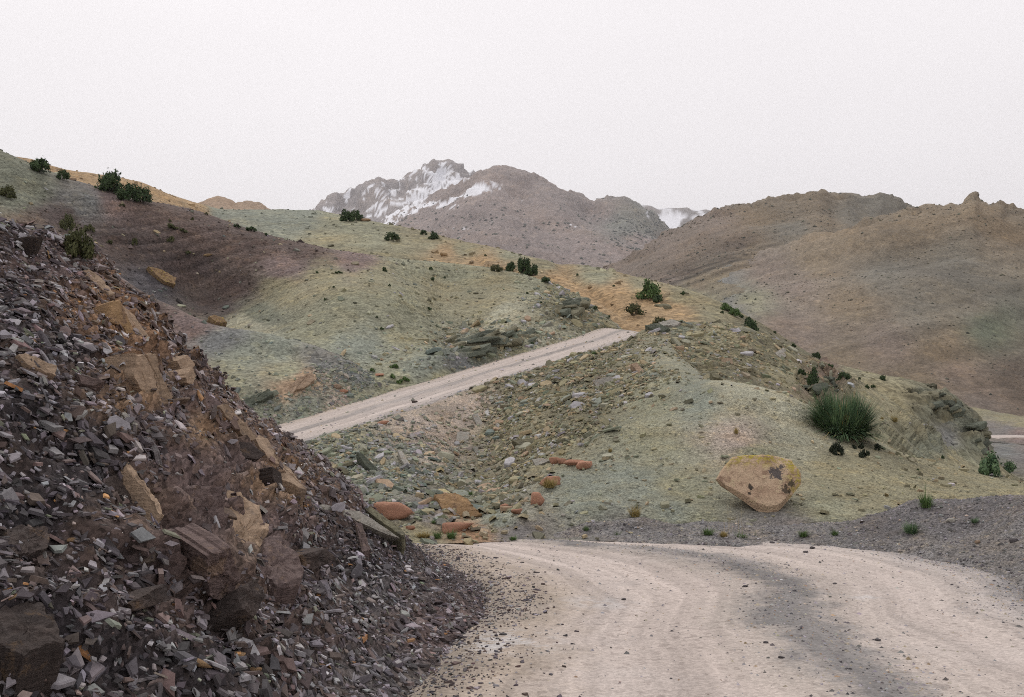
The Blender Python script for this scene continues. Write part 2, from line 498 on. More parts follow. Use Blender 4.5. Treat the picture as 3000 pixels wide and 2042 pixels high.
def road_mat():
    m, nt, b = new_mat('dirt_road')
    at = nt.nodes.new('ShaderNodeAttribute'); at.attribute_name = 'ruv'
    sep = nt.nodes.new('ShaderNodeSeparateXYZ'); nt.links.new(at.outputs['Vector'], sep.inputs[0])
    tc = nt.nodes.new('ShaderNodeTexCoord'); v = tc.outputs['Object']
    # noise stretched along the track
    cmb = nt.nodes.new('ShaderNodeCombineXYZ')
    nt.links.new(mathn(nt, 'MULTIPLY', sep.outputs['X'], 22.0), cmb.inputs['X'])
    nt.links.new(mathn(nt, 'MULTIPLY', sep.outputs['Y'], 0.12), cmb.inputs['Y'])
    streak = noise(nt, cmb.outputs[0], 1.0, 5, 0.6)
    u = mathn(nt, 'ADD', sep.outputs['X'], mathn(nt, 'ADD', maprange(nt, noise(nt, v, 0.5, 5), 0.25, 0.75, -0.05, 0.05), maprange(nt, noise(nt, v, 2.6, 8, .75), 0.25, 0.75, -0.045, 0.045)))
    cr = nt.nodes.new('ShaderNodeValToRGB'); nt.links.new(u, cr.inputs['Fac'])
    e = cr.color_ramp.elements
    stops = [(0.0, (.27, .23, .19)), (0.10, (.40, .335, .275)), (0.22, (.50, .435, .395)), (0.36, (.475, .41, .37)),
             (0.44, (.42, .37, .33)), (0.50, (.20, .19, .185)), (0.55, (.24, .225, .215)), (0.60, (.44, .385, .345)), (0.74, (.50, .435, .395)),
             (0.82, (.49, .43, .39)), (0.90, (.40, .36, .335)), (0.95, (.29, .27, .26)), (1.0, (.19, .18, .178))]
    e[0].position, e[0].color = stops[0][0], stops[0][1] + (1,)
    e[1].position, e[1].color = stops[-1][0], stops[-1][1] + (1,)
    for p_, c_ in stops[1:-1]:
        k = e.new(p_); k.color = c_ + (1,)
    up_ = maprange(nt, sep.outputs['Y'], 42, 50, 0, .38)
    crc = mixc(nt, up_, cr.outputs['Color'], (.48, .42, .38))
    c = mixc(nt, 1.0, crc, maprange(nt, streak, 0.3, 0.7, 0.74, 1.18), 'MULTIPLY')
    c = mixc(nt, maprange(nt, noise(nt, v, 0.35, 6, 0.65), 0.52, 0.7, 0, 0.45), c, (.50, .45, .42))
    c = mixc(nt, maprange(nt, noise(nt, v, 0.9, 7, 0.7), 0.56, 0.68, 0, 0.55), c, mixc(nt, 1.0, c, (.74, .76, .78), 'MULTIPLY'))
    for cx_, cy_, r_, am_ in ((1470, 1880, .75, .8), (1370, 1900, .5, .7), (1760, 1765, .6, .5), (2530, 1750, .3, .6)):
        q_ = PG(cx_, cy_)
        dn = nt.nodes.new('ShaderNodeVectorMath'); dn.operation = 'DISTANCE'
        nt.links.new(v, dn.inputs[0]); dn.inputs[1].default_value = tuple(q_)
        mk = mathn(nt, 'MULTIPLY', maprange(nt, dn.outputs['Value'], r_ * .3, r_, am_, 0), maprange(nt, noise(nt, v, 5, 6, .7), .46, .56, 0, 1))
        c = mixc(nt, mk, c, (.50, .48, .47))
    vc = nt.nodes.new('ShaderNodeSeparateColor'); nt.links.new(voro(nt, v, 42, 'Color'), vc.inputs['Color'])
    c = mixc(nt, 1.0, c, maprange(nt, vc.outputs['Red'], 0, 1, .82, 1.15), 'MULTIPLY')
    v2 = nt.nodes.new('ShaderNodeSeparateColor'); nt.links.new(voro(nt, v, 16, 'Color'), v2.inputs['Color'])
    c = mixc(nt, maprange(nt, v2.outputs['Green'], .88, .92, 0, .45), c, mixc(nt, 1.0, c, (.6, .58, .58), 'MULTIPLY'))
    nt.links.new(c, b.inputs['Base Color'])
    bp = N_(nt, 'ShaderNodeBump', Strength=0.55, Distance=0.02)
    hs = mathn(nt, 'ADD', mathn(nt, 'MULTIPLY', voro(nt, v, 26), -0.5), mathn(nt, 'ADD', noise(nt, v, 12, 8, .7), streak))
    nt.links.new(hs, bp.inputs['Height']); nt.links.new(bp.outputs['Normal'], b.inputs['Normal'])
    return m
M_road = road_mat()
me = mesh_from('road', G, polys=grid_polys(nl, nc), uv=UV.reshape(-1, 3))
if me.polygons[0].normal.z < 0: me.flip_normals()
obj('road', me, M_road, kind='structure')
px, py, dp = proj(G)
Nn = grid_normals(G); Nn = Nn * np.sign(Nn[..., 2:3])
LAY['road'] = dict(G=G, N=Nn, px=px, py=py, dp=dp, C=None, UV=UV)

# ---- near hillside: from the road's far edge, with the gully and the knoll that carries the boulder
def pg(x, y):
    q = PG(x, y); return (x, y, q[1])
r0 = [pg(x, y + 12) for x, y in ((600, 1612), (950, 1590), (1200, 1584), (1400, 1577), (1600, 1573), (1850, 1572), (2150, 1577), (2500, 1602), (2800, 1650), (3150, 1800))]
r0 = [(x, y + (26 if x > 2400 else 0), d) for x, y, d in r0]
r0b = [(x, y - (10 if x > 2400 else 14), d + .45) for x, y, d in r0]
r1 = [(600, 1530, 18), (950, 1510, 18.6), (1200, 1520, 18.4), (1400, 1535, 18.3), (1600, 1500, 18.4), (1850, 1500, 18.5), (2150, 1500, 18.5), (2500, 1490, 18.7), (2800, 1480, 18.5), (3150, 1500, 17.5)]
r2 = [(600, 1460, 21), (950, 1430, 21.8), (1200, 1425, 23), (1400, 1445, 23.6), (1600, 1405, 22.2), (1850, 1390, 21.5), (2150, 1370, 21.5), (2500, 1390, 21.6), (2800, 1420, 22), (3150, 1460, 21)]
r3 = [(600, 1400, 24.5), (950, 1355, 25.6), (1200, 1315, 28), (1400, 1330, 29.4), (1600, 1290, 27), (1850, 1255, 25), (2150, 1228, 24.5), (2500, 1300, 24.5), (2800, 1372, 25), (3150, 1440, 24.5)]
r4 = [(600, 1378, 26), (950, 1290, 28.3), (1200, 1230, 31.3), (1400, 1215, 33.5), (1600, 1185, 32.2), (1850, 1130, 30), (1990, 1110, 29), (2080, 1113, 28.5), (2270, 1142, 27.5), (2370, 1190, 27), (2530, 1270, 26.5), (2640, 1328, 26.5), (2780, 1385, 27), (2900, 1415, 27.5), (3150, 1450, 27)]
lowe = [mid_lower(t) for t in np.linspace(-.35, 1.44, 14)]
lowe = [(float(proj(q)[0]), float(proj(q)[1]) + 3, float(q[1]) - .25) for q in lowe]
r5 = [q for q in lowe if q[0] < 1850] + [(1930, 985, 44), (2010, 1060, 37), (2100, 1128, 33), (2290, 1165, 32), (2400, 1215, 31.5), (2550, 1292, 31), (2660, 1350, 31), (2800, 1410, 31.5), (2920, 1440, 32), (3150, 1480, 31)]
r6 = [(x, y + (-2 if x < 1850 else 40), d + (1.6 if x < 1850 else 5)) for x, y, d in r5]
G = loft([r0, r0b, r1, r2, r3, r4, r5, r6], 450, 270, xr=(600, 3150))
px, py, _ = proj(G)
rub = np.exp(-((px - 1500) / 330) ** 2) * sstep(1580, 1480, py) + sstep(1450, 1000, px) + .9 * sstep(2000, 1700, px) * sstep(1400, 1180, py)
rub = np.clip(rub, 0, 1)
st, _h = strata(G, (0.05, .15, 0.98), 0.16, 0.9, 5, .4)
am = (0.05 + 0.13 * rub) * fbm(G * 0.8, 6, 21) + 0.05 * fbm(G * 0.25, 3, 22) + (0.010 + .045 * rub) * fbm(G * 5, 3, 23) \
     + st * 0.055 * sstep(-.05, .25, fbm(G * .22, 3, 24)) + st * .05 * np.exp(-((px - 2130) / 170) ** 2 - ((py - 1290) / 70) ** 2)
am = am * sstep(1600, 1560, py)
G = displace(G, am)
# steep little gully walls, eroded rills running down the slope
C = zones(G, [(700, 1500, 'dgreen'), (950, 1500, 'grey'), (850, 1400, 'green'), (1000, 1300, 'green'), (1150, 1400, 'bgreen'), (1300, 1300, 'pink'), (1250, 1240, 'pink'), (1380, 1220, 'pink'),
              (1350, 1400, 'dolive'), (1550, 1150, 'dolive'), (1700, 1080, 'dolive'), (1500, 1250, 'olive'), (1700, 1200, 'dolive'), (1600, 1330, 'olive'), (1450, 1500, 'bgreen'),
              (1250, 1500, 'grey'), (1400, 1540, 'rust'), (1500, 1545, 'grey'), (1700, 1450, 'bgreen'), (1850, 1400, 'bgreen'), (2000, 1420, 'green'), (1900, 1300, 'green'), (2050, 1180, 'bgreen'), (1900, 1180, 'green'),
              (2170, 1160, 'pale'), (2280, 1190, 'pale'), (2150, 1290, 'pink'), (2200, 1330, 'green'), (2350, 1280, 'pale'), (2450, 1380, 'olive'), (2600, 1400, 'olive'), (2750, 1440, 'olive'), (2400, 1480, 'green'), (3000, 1460, 'olive'),
              (1250, 1570, 'olive'), (1800, 1560, 'grey'), (2200, 1560, 'grey'), (2300, 1540, 'grey'), (1950, 1500, 'bgreen'), (2050, 1530, 'green')], 3.2, 45)
terrain('hillside', G, C, M_near)

# ---- dark gravel berm along the outer edge of the bend
bt = [gp(5.0, -6), gp(5.2, -3), gp(5.45, .5), gp(5.65, 3), gp(5.85, 5.5), gp(5.9, 8)] + [PG(x, y + 22) for x, y in out_px] + [PG(1750, 1585), PG(1560, 1584)]
bt = np.array(bt); bt[:, 2] -= .06
bm = [gp(6.3, -6), gp(6.5, -3), gp(6.7, .5), gp(6.9, 3), gp(7.0, 5.5), gp(7.0, 8)] + [P(3100, 1640, 13.0), P(3020, 1590, 14.0), P(2880, 1580, 14.9), P(2700, 1560, 15.8), P(2400, 1566, 17.0), P(2000, 1555, 17.6), P(1820, 1558, 17.6), P(1570, 1571, 17.5)]
bc = [gp(8.0, -6, .6), gp(8.1, -3, .55), gp(8.2, .5, .5), gp(8.3, 3, .4), gp(8.4, 5.5, .3), gp(8.3, 8, .25)] + [P(3200, 1470, 14.6), P(3050, 1455, 15.6), P(2880, 1458, 16.6), P(2700, 1462, 17.2), P(2440, 1535, 17.8), P(2030, 1532, 18.1), P(1850, 1520, 18.0), P(1585, 1567, 17.8)]
bd = [q + np.array([.9, .9, -.25]) for q in map(np.array, bc)]
be = [q + np.array([2.2, 2.0, -.9]) for q in map(np.array, bc)]
G = loft([bt, bm, bc, bd, be], 340, 110, mode='idx', rowpos=[0, .8, 1.9, 2.6, 3.4])
G = displace(G, 0.09 * fbm(G * 0.9, 5, 31) + .02 * fbm(G * 5, 3, 32))
C = zones(G, [(2800, 1500, 'dgravel'), (2600, 1520, 'dgravel'), (2950, 1600, 'gravel'), (2400, 1560, 'gravel'), (1850, 1540, 'gravel'), (2000, 1545, 'gravel'), (2700, 1600, 'gravel'), (1650, 1560, 'gravel'), (3000, 1700, 'gravel')], 3, 40)
terrain('gravel_berm', G, C, M_berm)

# ---- dark scree bank on the inside of the bend
bk_toe = [q + np.array([.12, 0, -.07]) for q in toe[::-1]] + [gp(-.75, 5.2), gp(-.8, 3), gp(-.9, .5), gp(-.95, -3), gp(-1.0, -6)]
bk_toe = [bk_toe[0] + np.array([-.9, .9, -.05])] + bk_toe
bk_crest = [P(1185, 1600, 17.0), P(1182, 1592, 16.4), P(1060, 1530, 15.5), P(893, 1468, 14.7), P(800, 1345, 14.1), P(640, 1195, 13.3), P(480, 1085, 12.7), P(355, 900, 11.8), P(215, 725, 11.0), P(0, 635, 9.8),
            P(-400, 480, 8.2), np.array([-6.6, 3, 4.9]), np.array([-7, -3, 5.2])]
bk_toe = np.array(bk_toe)[:12]; bk_toe = np.vstack([bk_toe, [[-1.0, -6, .1]]])
bk_crest = np.array(bk_crest)
def lerp(a, b, t): return a * (1 - t) + b * t
outv = np.array([0.45, -0.35, 0.75])
bulge = np.array([0, .0, .05, .12, .30, .42, .40, .30, .2, .15, .1, .1, .1])[:, None]
bk1 = lerp(bk_toe, bk_crest, .22) + outv * bulge * .1 - np.array([0, 0, .06])
bk2 = lerp(bk_toe, bk_crest, .5) + outv * bulge * .8
bk3 = lerp(bk_toe, bk_crest, .8) + outv * bulge * .75
bk5 = bk_crest + np.array([-.5, .55, -.25]); bk6 = bk_crest + np.array([-1.6, 1.4, -1.4])
bk6[:, 2] = np.maximum(bk6[:, 2], -.75)
bk7 = bk_crest + np.array([-3.2, 2.2, -2.9]); bk7[:, 2] = np.maximum(bk7[:, 2], -.9)
G = loft([bk_toe, bk1, bk2, bk3, bk_crest, bk5, bk6, bk7], 420, 300, mode='idx', rowpos=[0, .22, .5, .8, 1.0, 1.07, 1.25, 1.45])
px, py, _ = proj(G)
rockm = np.exp(-(((px - 640) / 260) ** 2 + ((py - 1560) / 260) ** 2)) + np.exp(-(((px - 420) / 190) ** 2 + ((py - 1130) / 210) ** 2)) + np.exp(-(((px - 110) / 190) ** 2 + ((py - 1800) / 150) ** 2))
rockm = np.clip(rockm * 1.7 + .5 * fbm(G * .9, 3, 44), 0, 1)
ROCKM = rockm
tv = np.linspace(0, 1.45, 300)[:, None] + 0 * px
edge = sstep(0, .12, tv) * sstep(1.3, 1.0, tv)
s1, h1 = strata(G, (0.80, -0.30, 0.52), 0.34, .5, 41, .5)       # bedding seen end-on
s2, h2 = strata(G, (-0.25, 0.25, 0.93), 0.21, .9, 45, .6)       # cross joints
blk = fbm(G * 1.3, 5, 42, .55)
am = (.13 * blk + rockm * (.17 * s1 + .10 * s2 + .10 * fbm(G * 2.6, 5, 46, .6, True)) + .03 * fbm(G * 6, 3, 43) + .05 * s2 * (1 - rockm)) * edge
G = displace(G, am)
C = zones(G, [(50, 900, 'charcoal'), (200, 1000, 'charcoal'), (100, 1200, 'charcoal'), (300, 1300, 'charcoal'), (60, 1500, 'charcoal'), (150, 1800, 'charcoal'), (350, 1900, 'charcoal'), (600, 1950, 'charcoal'), (900, 1800, 'purple'), (1100, 1750, 'grey'),  # charcoal ground paints in the shade of the gaps between scree plates
              (350, 960, 'rust'), (420, 1150, 'tan'), (520, 1200, 'mauve'), (600, 1260, 'tan'), (700, 1350, 'mauve'), (780, 1400, 'tan'), (600, 1500, 'purple'), (720, 1600, 'brown'), (800, 1700, 'purple'), (450, 1450, 'brown'), (400, 1650, 'dpurple'),
              (950, 1600, 'dpurple'), (1050, 1640, 'charcoal'), (280, 880, 'rust'), (150, 740, 'mauve'), (1250, 1850, 'mauve'), (1150, 1980, 'grey'), (600, 1780, 'purple'), (560, 1400, 'mauve'), (660, 1480, 'mauve'), (560, 1620, 'mauve'), (520, 1320, 'mauve'), (700, 1760, 'brown'), (800, 1560, 'mauve'), (250, 1400, 'charcoal'), (30, 680, 'dpurple')], 3.2, 50, .8)
C = C * np.array((.86, .84, .86))
terrain('scree_bank', G, C, M_bank)

# ---- smooth mound above the bend, left of the upper road
def under(t, k, dz):
    q = mid_upper(t) - mn * k + np.array([0, 0, dz]); a = proj(q); return (float(a[0]), float(a[1]), float(q[1]))
r0 = [(-100, 1420, 30), (200, 1400, 30), (500, 1375, 29)] + [under(t, .35, -.3) for t in (-.05, .1, .2, .3, .4, .5, .6, .7)]
r1 = [(-100, 1250, 33.1), (200, 1230, 33.1), (560, 1215, 34.1), (650, 1195, 34.4), (745, 1190, 34.7), (870, 1165, 35.7), (1000, 1145, 37.0), (1130, 1140, 38.3), (1230, 1125, 39.5)]
r2 = [(-100, 1100, 36.3), (200, 1090, 36.3), (400, 1100, 36.3), (560, 1130, 35.9), (650, 1130, 35.9), (745, 1125, 36.1), (870, 1110, 36.9), (1000, 1110, 37.8), (1130, 1125, 38.9), (1230, 1118, 40.0)]
r3 = [(-100, 850, 41.3), (200, 860, 41.3), (330, 900, 40.8), (450, 960, 40.1), (600, 1020, 39.3), (745, 1045, 38.9), (870, 1060, 38.9), (1000, 1080, 38.9), (1130, 1112, 39.5), (1230, 1112, 40.3)]
r4 = [(-100, 670, 45.9), (100, 690, 45.9), (200, 725, 45.4), (270, 755, 44.9), (330, 795, 44.4), (430, 862, 43.4), (520, 905, 42.6), (645, 955, 41.7), (780, 976, 41.2), (900, 1006, 40.9), (1000, 1046, 40.6), (1100, 1095, 40.4), (1230, 1108, 40.8)]
r5 = [(x, y + 12, d + 2) for x, y, d in r4]
r6 = [(x, y + 90, d + 5) for x, y, d in r4]
G = loft([r0, r1, r2, r3, r4, r5, r6], 330, 190, xr=(-100, 1230))
px, py, _ = proj(G)
st, _h = strata(G, (0.3, -0.35, 0.88), 0.3, .7, 55, .35)
foot = sstep(.14, .34, np.linspace(0, 1, 190))[:, None]
low = foot * sstep(1110, 1180, py + .12 * (px - 800)) + .8 * np.exp(-(((px - 1000) / 110) ** 2 + ((py - 1090) / 50) ** 2))
G = displace(G, foot * .06 * fbm(G * .5, 5, 51) + np.clip(low, 0, 1) * (.14 * fbm(G * .9, 5, 52) + .12 * st) + .01 * fbm(G * 4, 3, 53))
C = zones(G, [(330, 860, 'purple'), (420, 950, 'purple'), (300, 950, 'dpurple'), (550, 950, 'mauve'), (520, 1040, 'grey'), (640, 1000, 'bluegrey'), (700, 1060, 'bgreen'), (800, 1030, 'bgreen'), (650, 1120, 'green'), (850, 1090, 'green'), (900, 1110, 'tan'), (860, 1140, 'tan'), (950, 1060, 'bluegrey'),
              (1050, 1110, 'bluegrey'), (760, 1180, 'dgreen'), (900, 1190, 'bgreen'), (1050, 1150, 'green'), (700, 1230, 'green'), (1150, 1130, 'green'), (1000, 1190, 'pink'), (200, 760, 'dpurple')], 4.0, 30, .25)
terrain('mound', G, C, M_mid)

# ---- folded purple and green hill above the upper road
def under(t, k, dz):
    q = mid_upper(t) - mn * k + np.array([0, 0, dz]); a = proj(q); return (float(a[0]), float(a[1]), float(q[1]))
tt = (.0, .2, .4, .6, .8, 1.0, 1.2, 1.4, 1.6)
r00 = [(-250, 1280, 32), (100, 1280, 32), (560, 1345, 29)] + [under(t, .5, -.35) for t in tt] + [(1860, 992, 51)]
r0 = [(-250, 1250, 33), (100, 1250, 33), (560, 1335, 29.6)] + [under(t, -.12, -.02) for t in tt] + [(1860, 992, 51.5)]
r1 = [(-250, 1000, 38), (100, 1000, 38), (500, 1080, 39), (745, 1140, 37), (900, 1140, 37.2), (1000, 1130, 38), (1130, 1098, 39.6), (1250, 1068, 41), (1350, 1043, 42.6), (1450, 1018, 44.6), (1550, 995, 46.8), (1650, 972, 48.6), (1740, 955, 50.2), (1860, 992, 52.5)]
r2 = [(-250, 770, 44.6), (0, 800, 44.6), (200, 890, 46.63), (350, 905, 48.25), (500, 935, 50.75), (640, 958, 51.0), (760, 962, 47.95), (880, 962, 45.99), (1000, 965, 44.8), (1120, 985, 44.8), (1230, 1000, 44.8), (1330, 1000, 47.1), (1400, 985, 48.0), (1480, 965, 48.6), (1560, 950, 49.4), (1640, 945, 50.0), (1750, 950, 50.6), (1860, 992, 51.4)]
r3 = [(-250, 640, 49.6), (0, 680, 48.6), (150, 730, 50.6), (300, 775, 52.71), (450, 825, 55.25), (600, 862, 57.1), (720, 878, 55.12), (850, 868, 51.79), (1000, 858, 49.03), (1130, 880, 48.7), (1230, 905, 50.65), (1300, 900, 54.81), (1400, 890, 56.16), (1500, 880, 54.67), (1600, 890, 53.0), (1680, 910, 52.0), (1760, 935, 51.6), (1860, 992, 51.2)]
r4 = [(-250, 500, 55.6), (0, 550, 55.6), (130, 600, 56.6), (300, 650, 57.6), (450, 690, 58.6), (600, 730, 59.1), (750, 765, 58.6), (900, 780, 57.41), (1020, 790, 56.67), (1130, 810, 56.13), (1220, 825, 59.58), (1330, 825, 63.46), (1440, 828, 62.45), (1540, 845, 61.01), (1620, 870, 58.0), (1700, 900, 55.0), (1770, 932, 53.4), (1860, 992, 52.5)]
r5 = [(-250, 330, 60.6), (-60, 415, 60.6), (0, 440, 60.6), (130, 497, 61.6), (300, 555, 62.6), (430, 588, 63.1), (580, 620, 63.6), (700, 662, 63.6), (850, 705, 64.1), (1000, 735, 64.6), (1150, 756, 66.5), (1330, 774, 67.5), (1450, 787, 68.5), (1540, 808, 66), (1640, 842, 63.5), (1710, 882, 59.5), (1770, 926, 56.0), (1860, 992, 54.8)]
r6 = [(x, y + 4, d + 3) for x, y, d in r5]
r7 = [(x, y + 70, d + 12) for x, y, d in r5]
G = loft([r00, r0, r1, r2, r3, r4, r5, r6, r7], 470, 270, xr=(-250, 1860))
px, py, _ = proj(G)
st, _h = strata(G, (-0.50, .16, 0.85), 0.8, .5, 61, .12)
st2, _h = strata(G, (-0.15, .2, 0.97), 0.4, .8, 63, .3)
pur = np.clip(np.exp(-(((px - 480) / 330) ** 2 + ((py - 780) / 110) ** 2)) + .6 * np.exp(-(((px - 200) / 260) ** 2 + ((py - 600) / 110) ** 2)), 0, 1)
outc = np.exp(-(((px - 1420) / 120) ** 2 + ((py - 1010) / 55) ** 2)) + np.exp(-(((px - 1660) / 100) ** 2 + ((py - 900) / 60) ** 2)) + .6 * np.exp(-(((px - 1250) / 90) ** 2 + ((py - 900) / 60) ** 2))
patch = sstep(-.1, .3, fbm(G * .12, 3, 66))
am = .10 * fbm(G * .35, 5, 62) + pur * st * .34 * patch + .10 * st2 * patch * (1 - pur) + np.clip(outc, 0, 1) * (.3 * st2 + .3 * fbm(G * .8, 5, 64, .6)) + .02 * fbm(G * 3, 3, 65)
G = displace(G, am * sstep(.10, .30, np.linspace(0, 1, 270))[:, None])
pur_ = pur
C = zones(G, [(0, 480, 'dgreen'), (60, 560, 'dgreen'), (250, 600, 'bluegrey'), (180, 640, 'dpurple'), (350, 590, 'mauve'), (100, 690, 'brown'), (60, 780, 'dpurple'), (450, 620, 'purple'), (600, 660, 'purple'), (350, 720, 'dpurple'), (550, 780, 'dpurple'), (430, 850, 'dgrey'),
              (750, 720, 'purple'), (900, 735, 'purple'), (1050, 755, 'mauve'), (700, 840, 'purple'), (640, 900, 'dpurple'), (850, 780, 'mauve'), (820, 860, 'olive'), (750, 930, 'dgreen'), (950, 810, 'olive'), (1100, 800, 'olive'), (1200, 780, 'green'),
              (1000, 880, 'green'), (1150, 870, 'green'), (900, 960, 'green'), (1050, 1000, 'bgreen'), (1200, 980, 'green'), (850, 1040, 'bgreen'), (1350, 800, 'green'), (1300, 850, 'olive'), (1450, 830, 'olive'), (1400, 900, 'olive'), (1550, 830, 'green'),
              (1480, 920, 'pale'), (1550, 960, 'pale'), (1640, 850, 'olive'), (1690, 920, 'dolive'), (1760, 945, 'olive'), (1400, 1010, 'dgreen'), (1350, 1040, 'bluegrey'), (1500, 1010, 'green'), (1250, 1050, 'bgreen'), (1150, 1100, 'green'), (1300, 1090, 'green'), (1600, 1000, 'pale'), (950, 1130, 'green'), (720, 955, 'pale')], 4.2, 38, .12)
sb = G @ np.array([-0.50, .16, 0.85]) / .8 + .5 * fbm(G * .12, 3, 61); fb = np.mod(sb, 1.0)
hb = (hash3(np.floor(sb).astype(np.int64), np.zeros(sb.shape, np.int64), np.zeros(sb.shape, np.int64), 9) & 255) / 255.0
bed = (.5 + .5 * hb) * np.exp(-((fb - .28) / .22) ** 2) * (.25 + .75 * sstep(-.25, .08, fbm(G * .15, 4, 67)))
C = C * (1 + .35 * pur * (1 - hb) * np.exp(-((fb - .75) / .15) ** 2))[..., None]
fb2 = np.mod(G @ np.array([-0.15, .2, 0.97]) / .5 + .8 * fbm(G * .2, 3, 68), 1.0)
bed2 = np.exp(-((fb2 - .22) / .18) ** 2) * sstep(.05, .35, fbm(G * .1, 4, 69))
C = C * (1 - .58 * pur * bed - .20 * (1 - pur) * bed2)[..., None]
terrain('folded_hill', G, C, M_mid)

# ---- rubble spur to the right of the road crest
r0 = [(1780, 1130, 34), (1990, 1130, 34), (2110, 1140, 34), (2240, 1190, 34), (2380, 1260, 33), (2500, 1310, 33), (2640, 1360, 33), (2800, 1430, 33), (2900, 1460, 33), (3150, 1510, 33)]
r1 = [(1780, 1070, 40), (1880, 1030, 41), (1990, 1020, 41.5), (2110, 1040, 41), (2240, 1080, 41), (2380, 1145, 41), (2520, 1215, 41), (2640, 1285, 41), (2780, 1365, 41), (2900, 1415, 41), (3150, 1465, 41)]
r2 = [(1780, 1045, 43), (1850, 995, 45), (1895, 966, 46.5), (1990, 948, 47.5), (2110, 950, 48.5), (2240, 985, 49), (2330, 1030, 49.5), (2440, 1085, 50), (2560, 1145, 51), (2640, 1195, 51.5), (2720, 1260, 52), (2800, 1330, 52), (2880, 1380, 52), (2960, 1410, 53), (3150, 1440, 54)]
r3 = [(x, y + 8, d + 2.5) for x, y, d in r2]
r4 = [(x, y + 70, d + 9) for x, y, d in r2]
G = loft([r0, r1, r2, r3, r4], 300, 130, xr=(1780, 3150))
px, py, _ = proj(G)
st, _h = strata(G, (0.25, -0.3, 0.92), 0.45, .9, 71, .2)
rk = np.clip(np.exp(-(((px - 2420) / 70) ** 2 + ((py - 1130) / 55) ** 2)) + np.exp(-(((px - 2690) / 90) ** 2 + ((py - 1270) / 50) ** 2)), 0, 1)
G = displace(G, .2 * fbm(G * .35, 5, 72) + (.1 + .6 * rk) * st + .05 * fbm(G * 2, 4, 73))
C = zones(G, [(1900, 980, 'olive'), (2000, 960, 'dgreen'), (1950, 1050, 'dolive'), (2100, 1000, 'olive'), (2150, 1060, 'dolive'), (2250, 1040, 'dolive'), (2300, 1100, 'olive'), (2400, 1110, 'brown'), (2450, 1160, 'dolive'), (2550, 1180, 'olive'), (2600, 1220, 'olive'), (2680, 1270, 'dolive'), (2720, 1310, 'dgreen'), (2800, 1350, 'olive'), (2950, 1430, 'olive')], 3, 40, .2)
terrain('rubble_spur', G, C, M_mid)

# ---- long ridge behind: ochre and green crest that falls to the valley on the right
sk = [(-250, 430, 100), (0, 455, 100), (100, 473, 100), (200, 500, 102), (300, 514, 104), (400, 531, 106), (500, 570, 110), (600, 603, 113), (660, 613, 116), (800, 613, 118), (930, 619, 118), (1035, 634, 114), (1150, 660, 108), (1250, 682, 103), (1420, 720, 95), (1600, 760, 87), (1770, 791, 80), (1940, 829, 75), (2117, 891, 70), (2200, 930, 68), (2300, 990, 66), (2400, 1047, 64), (2500, 1080, 63), (2570, 1096, 62), (2660, 1110, 62), (2720, 1130, 62), (2776, 1162, 62), (2830, 1190, 61), (2866, 1224, 60), (2895, 1290, 59), (2930, 1360, 58), (2980, 1400, 58)]
r2 = sk
r1 = [(-250, 560, 85), (300, 600, 88), (600, 665, 94), (800, 680, 96), (1000, 700, 92), (1150, 730, 87), (1300, 765, 82), (1450, 785, 77), (1600, 815, 71), (1700, 850, 68), (1800, 885, 65), (1900, 925, 62), (2050, 935, 60), (2200, 990, 59), (2400, 1085, 57), (2600, 1160, 56.5), (2700, 1215, 56), (2800, 1290, 55.5), (2900, 1370, 55), (2980, 1415, 55)]
r0 = [(-250, 700, 72), (300, 700, 72), (700, 760, 76), (1000, 800, 76), (1300, 830, 72), (1500, 850, 67), (1650, 930, 62), (1750, 985, 57), (1850, 1000, 54), (1950, 990, 54), (2100, 990, 53), (2300, 1080, 52), (2500, 1180, 51), (2700, 1280, 51), (2850, 1370, 51), (2980, 1430, 51)]
r3 = [(x, y + 3, d + 4) for x, y, d in sk]
r4 = [(x, y + 60, d + 22) for x, y, d in sk]
r5 = [(x, y + 240, d + 60) for x, y, d in sk]
G = loft([r0, r1, r2, r3, r4, r5], 430, 150, xr=(-250, 2980))
px, py, _ = proj(G)
st, _h = strata(G, (0.25, -0.28, 0.92), 1.0, .9, 81, .08)
# erosion channel on the ochre slope
chx = 1640 + (py - 770) * 1.28
gul = np.exp(-((px - chx) / 22) ** 2) * sstep(740, 800, py) * sstep(960, 900, py) * sstep(1500, 1600, px)
chx2 = 1370 + (py - 735) * 1.5
gul += .7 * np.exp(-((px - chx2) / 12) ** 2) * sstep(715, 750, py) * sstep(800, 770, py)
rk = np.clip(np.exp(-(((px - 2740) / 80) ** 2 + ((py - 1190) / 50) ** 2)) + np.exp(-(((px - 2850) / 45) ** 2 + ((py - 1270) / 55) ** 2)) + .4 * np.exp(-(((px - 1980) / 70) ** 2 + ((py - 890) / 30) ** 2)), 0, 1)
G = displace(G, .25 * fbm(G * .15, 5, 82) + .10 * st * sstep(-.1, .3, fbm(G * .06, 3, 83)) - .55 * gul + rk * (.8 * st + .7 * fbm(G * .5, 5, 84, .6)) + .06 * fbm(G * 1.2, 4, 85))
